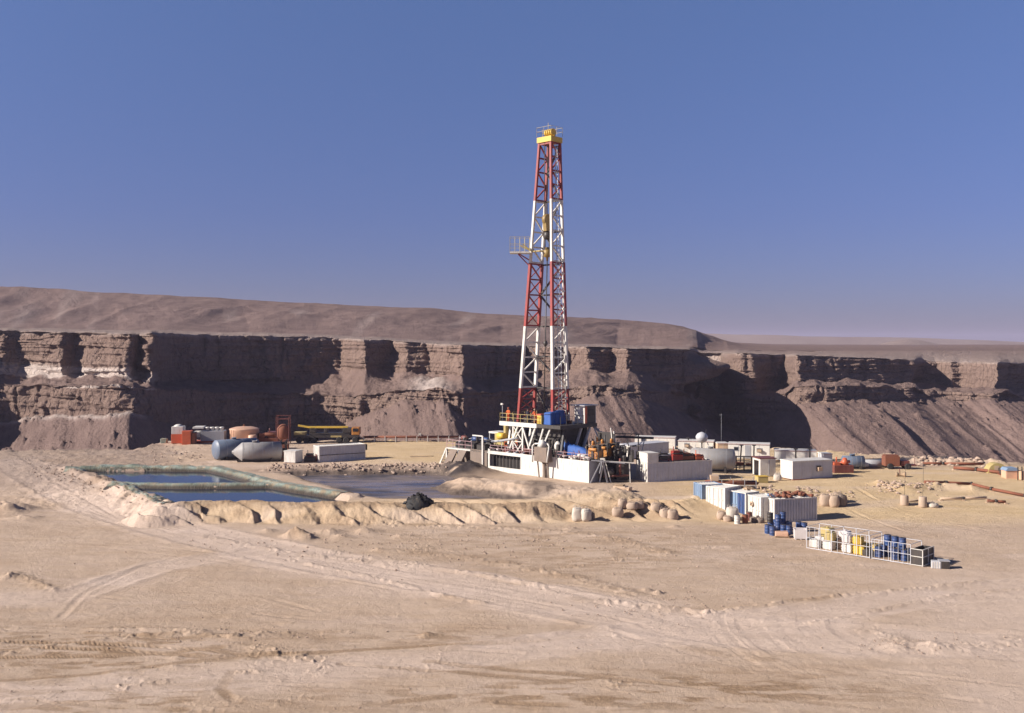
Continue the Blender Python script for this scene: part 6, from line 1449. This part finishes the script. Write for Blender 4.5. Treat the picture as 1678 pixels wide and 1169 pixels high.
x, y = G(450, 755); t = empty('pipe_manifold', (x, y, GH(x, y) - .03), R(5), 'dark piping frame at the right end of the cone tank', 'pipe frame')
b = MB()
for u in (0, .8, 1.5):
    for v in (0, 1.2): b.bar((u, v, 0), (u, v, 2.6 + .3 * (u > .5)), .13)
for z in (.6, 1.5, 2.4): b.bar((0, 0, z), (1.5, 0, z), .13); b.bar((0, 1.2, z), (1.5, 1.2, z), .13); b.tube((-.2, .6, z), (1.7, .6, z + .1), .2)
b.build('frame', M['dark'], t); MB().box(.1, .3, .1, 1.4, 1.0, 1.3).build('pump', M['rust'], t)
# far left batch plant
def farbox(px, py, w_px, h_px, W, name, label, cat, parts, ang=.12, zz=PAD):
    x, y = G(px, py, zz); s = F / y; L = w_px / s; H = h_px / s; t = empty(name, (x, y, GH(x, y) - .05), ang, label, cat)
    for nm, mt, f in parts:
        b = MB(); f(b, L, H, W); b.build(nm, M[mt], t, bevel=.04)
    return t
farbox(281, 728, 18, 31, 2.2, 'batch_silo', 'white topped silo with an orange base at the left end of the plant', 'silo', [
    ('hopper', 'white', lambda b, L, H, W: (b.box(0, 0, H * .52, L, W, H * .92), b.lathe((L * .5, W * .5, H * .92), (L * .5, W * .5, H * 1.02), [(0, L * .45), (1, L * .2)], 14))),
    ('base', 'orange', lambda b, L, H, W: (b.box(-.05, -.05, .1, L + .05, W + .05, H * .515)))])
farbox(298, 729, 20, 23, 2.0, 'control_cabinet', 'red orange cabinet attached beside the white topped silo', 'cabinet', [
    ('cabinet_body', 'orange', lambda b, L, H, W: b.box(0, 0, 0, L * .7, W, H)), ('side_box', 'rust', lambda b, L, H, W: b.box(L * .72, .2, 0, L, W, H * .85))])
farbox(316, 726, 50, 27, 2.4, 'mixing_plant', 'grey mixing unit with white ventilators between the orange cabinet and beige tank', 'mixing plant', [
    ('housing', 'grey', lambda b, L, H, W: b.box(L * .24, 0, .3, L, W, H * .72)), ('bunker', 'white', lambda b, L, H, W: (b.box(0, 0, H * .35, L * .22, W, H * .68), b.box(0, -.1, H * .86, L * .34, W, H * .98))),
    ('ventilator', 'white', lambda b, L, H, W: [b.lathe((L * k, W * .3, H * .72), (L * k, W * .3, H * .95), [(0, .3), (.6, .3), (.7, .42), (1, .35)], 12) for k in (.45, .6, .75, .9)]),
    ('chassis', 'orange', lambda b, L, H, W: (b.box(0, .1, 0, L, W - .1, .29), b.box(L * .0, 0, .3, L * .08, .3, H * .34)))])
x, y = G(394, 726); t = empty('dome_tank', (x, y + 2.4, GH(x, y) - .1), 0, 'round salmon beige tank with a low domed lid behind the horizontal tanks', 'dome tank')
MB().lathe((0, 0, 0), (0, 0, 2.75), [(0, 2.45), (.8, 2.45), (.84, 2.5), (.86, 2.4), (.95, 1.6), (1, .2)], 40).build('tank_wall', M['salmon'], t); MB().lathe((2.0, -2.2, 0), (2.0, -2.2, 1.5), [(0, .75), (.9, .75), (1, .5)], 18).build('side_vessel', M['salmon'], t)
b = MB(); b.tube((0, 0, 2.7), (0, 0, 3.0), .2); b.box(-1.5, -2.52, .3, -1.45, -2.48, 2.3); b.box(-1.1, -2.6, .3, -1.05, -2.56, 2.3); b.build('hatch_and_ladder', M['rust'], t)
farbox(420, 725, 34, 17, 2.5, 'rusty_machinery', 'low heap of rust red machinery right of the dome tank', 'machinery', [
    ('machine_bed', 'rust', lambda b, L, H, W: (b.box(0, 0, 0, L, W, H * .45), b.box(L * .1, .2, H * .45, L * .4, W * .8, H * .9), b.tube((L * .4, .3, H * .8), (L * .95, .3, H * .7), .3, 12))),
    ('engine', 'darkred', lambda b, L, H, W: (b.box(L * .5, .5, H * .45, L * .9, W, H * 1.0), b.tube((L * .6, 1, H), (L * .6, 1, H * 1.35), .12)))])
x, y = G(449, 728); t = empty('mixer_gantry', (x, y, GH(x, y) - .05), .05, 'tall red gantry holding an upright rusty drum at the centre of the plant', 'gantry')
b = MB()
for u in (.35, 2.4):
    for v in (0, 1.6): b.bar((u, v, 0), (u, v, 4.6), .13)
    b.bar((u, 0, 4.3), (u, 1.6, 4.3), .1)
b.bar((.35, 0, 4.2), (2.4, 0, 4.2), .1).bar((.35, 1.6, 4.2), (2.4, 1.6, 4.2), .1).bar((.2, .8, 4.75), (2.6, .8, 4.75), .12); b.build('gantry_frame', M['darkred'], t)
MB().lathe((1.4, .8, .4), (1.4, .8, 3.3), [(0, .35), (.3, 1.0), (.75, 1.05), (.95, .6), (1, .3)], 20).build('mixer_drum', M['rust'], t)
farbox(452, 736, 20, 15, 1.5, 'red_pump', 'small red pump below the gantry, above the little white hut', 'pump', [
    ('pump_body', 'rust', lambda b, L, H, W: (b.box(0, 0, 0, L, W, H * .5), b.lathe((L * .3, .1, H * .6), (L * .3, .9, H * .6), [(0, .4), (1, .4)], 12), b.box(L * .55, .1, H * .5, L * .9, 1, H)))])
x, y = G(481, 726); s = F / y; t = empty('crane_truck', (x, y, GH(x, y) - .03), .03, 'long yellow and black crane carrier parked along the back of the pad', 'crane truck')
b = MB(); b.box(0, 0, .9, 10.8, 2.2, 1.3); b.box(2.5, .3, 1.3, 9.3, 1.9, 1.7); b.build('chassis', M['dark'], t)
b = MB(); b.box(2.4, .6, 2.45, 9.0, 1.2, 2.75); b.bar((2.4, .9, 2.6), (.6, .9, 2.9), .3); b.build('boom', M['yellow'], t)
b = MB(); b.box(2.6, .3, 1.7, 3.6, 1.9, 2.4); b.box(8.2, .2, 1.7, 9.6, 2, 2.5); b.box(5.0, .5, 1.7, 5.5, 1.7, 2.44); b.build('superstructure', M['dark'], t, bevel=.05)
b = MB(); b.box(9.7, .1, 1.3, 11.0, 2.1, 2.6); cab_ = b.build('cab', M['engine'], t, bevel=.08); MB().box(9.9, .06, 1.9, 10.8, .098, 2.4).build('window', M['glass'], cab_)
MB().box(.0, .2, 1.31, 1.9, 2.0, 1.8).box(6.2, -.02, .95, 8.0, .0, 1.25).build('deck_panel', M['paleyellow'], t)
for u in (.9, 2.1, 3.3, 7.6, 8.8, 10.3):
    for v in (-.05, 1.95): MB().lathe((u, v, .5), (u, v + .3, .5), [(0, .4), (.1, .52), (.9, .52), (1, .4)], 14).build('wheel', M['rubber'], t)
x, y = G(596, 724.5); t = empty('pipe_racks', (x, y, GH(x, y) - .03), .02, 'low run of brown pipe racks along the far edge of the pad', 'pipe rack')
b = MB()
for k in range(10):
    for v in (0, 1.6): b.bar((k * 1.8, v, 0), (k * 1.8, v, 1.0), .12)
    b.bar((k * 1.8, 0, .6), (k * 1.8, 1.6, .6), .12)
b.build('rack_stand', M['dirtywhite'], t); b = MB(); rnd = random.Random(31)
for k in range(18): b.tube((rnd.uniform(-.5, 2), .1 + (k % 9) * .17, .75 + .15 * (k // 9)), (rnd.uniform(11, 16.5), .1 + (k % 9) * .17, .75 + .15 * (k // 9)), .075, 6)
b.build('drill_pipe', M['rust'], t)
x, y = G(684, 724); t = empty('white_tripod', (x, y, GH(x, y) - .03), 0, 'short pale tripod stand beside the far pipe racks', 'stand')
MB().bar((0, 0, 0), (.25, 0, 1.2), .1).bar((.8, 0, 0), (.55, 0, 1.2), .1).bar((.4, .8, 0), (.4, .1, 1.2), .1).box(.2, -.1, 1.2, .6, .3, 1.4).build('tripod', M['dirtywhite'], t); MB().tube((.4, 0, 1.4), (.4, 0, 1.7), .06).build('pin', M['dark'], t)
x, y = G(263, 727); t = empty('green_tarp_box', (x, y, GH(x, y) - .03), .1, 'pale green covered box left of the white topped silo', 'box')
MB().box(0, 0, 0, 1.0, 1.0, .8, .05).build('cover', M['liner'], t, bevel=.08); MB().bar((-.02, .5, .4), (1.02, .5, .42), .04).build('strap', M['dark'], t)
x, y = G(672, 750, PAD); t = empty('plank_stack', (x, y, GH(x, y) - .03), .1, 'low dark plank stack lying on the bare yellow sand', 'planks')
MB().box(0, 0, 0, 2.6, .5, .12).box(.3, .6, 0, 3.4, .9, .1).build('plank', M['wood'], t)

# ------------------------------------------------------------------ dusty air
m = bpy.data.materials.new('dusty_air'); m.use_nodes = True; t = m.node_tree; t.nodes.clear()
o_ = t.nodes.new('ShaderNodeOutputMaterial'); v_ = t.nodes.new('ShaderNodeVolumePrincipled')
v_.inputs['Color'].default_value = (0.78, 0.72, 0.95, 1); v_.inputs['Density'].default_value = 0.00012; v_.inputs['Anisotropy'].default_value = 0.1
t.links.new(v_.outputs[0], o_.inputs['Volume'])
hz = MB().box(-7000, -60, -70, 7000, 9400, 95).build('haze', m); hz['kind'] = 'stuff'
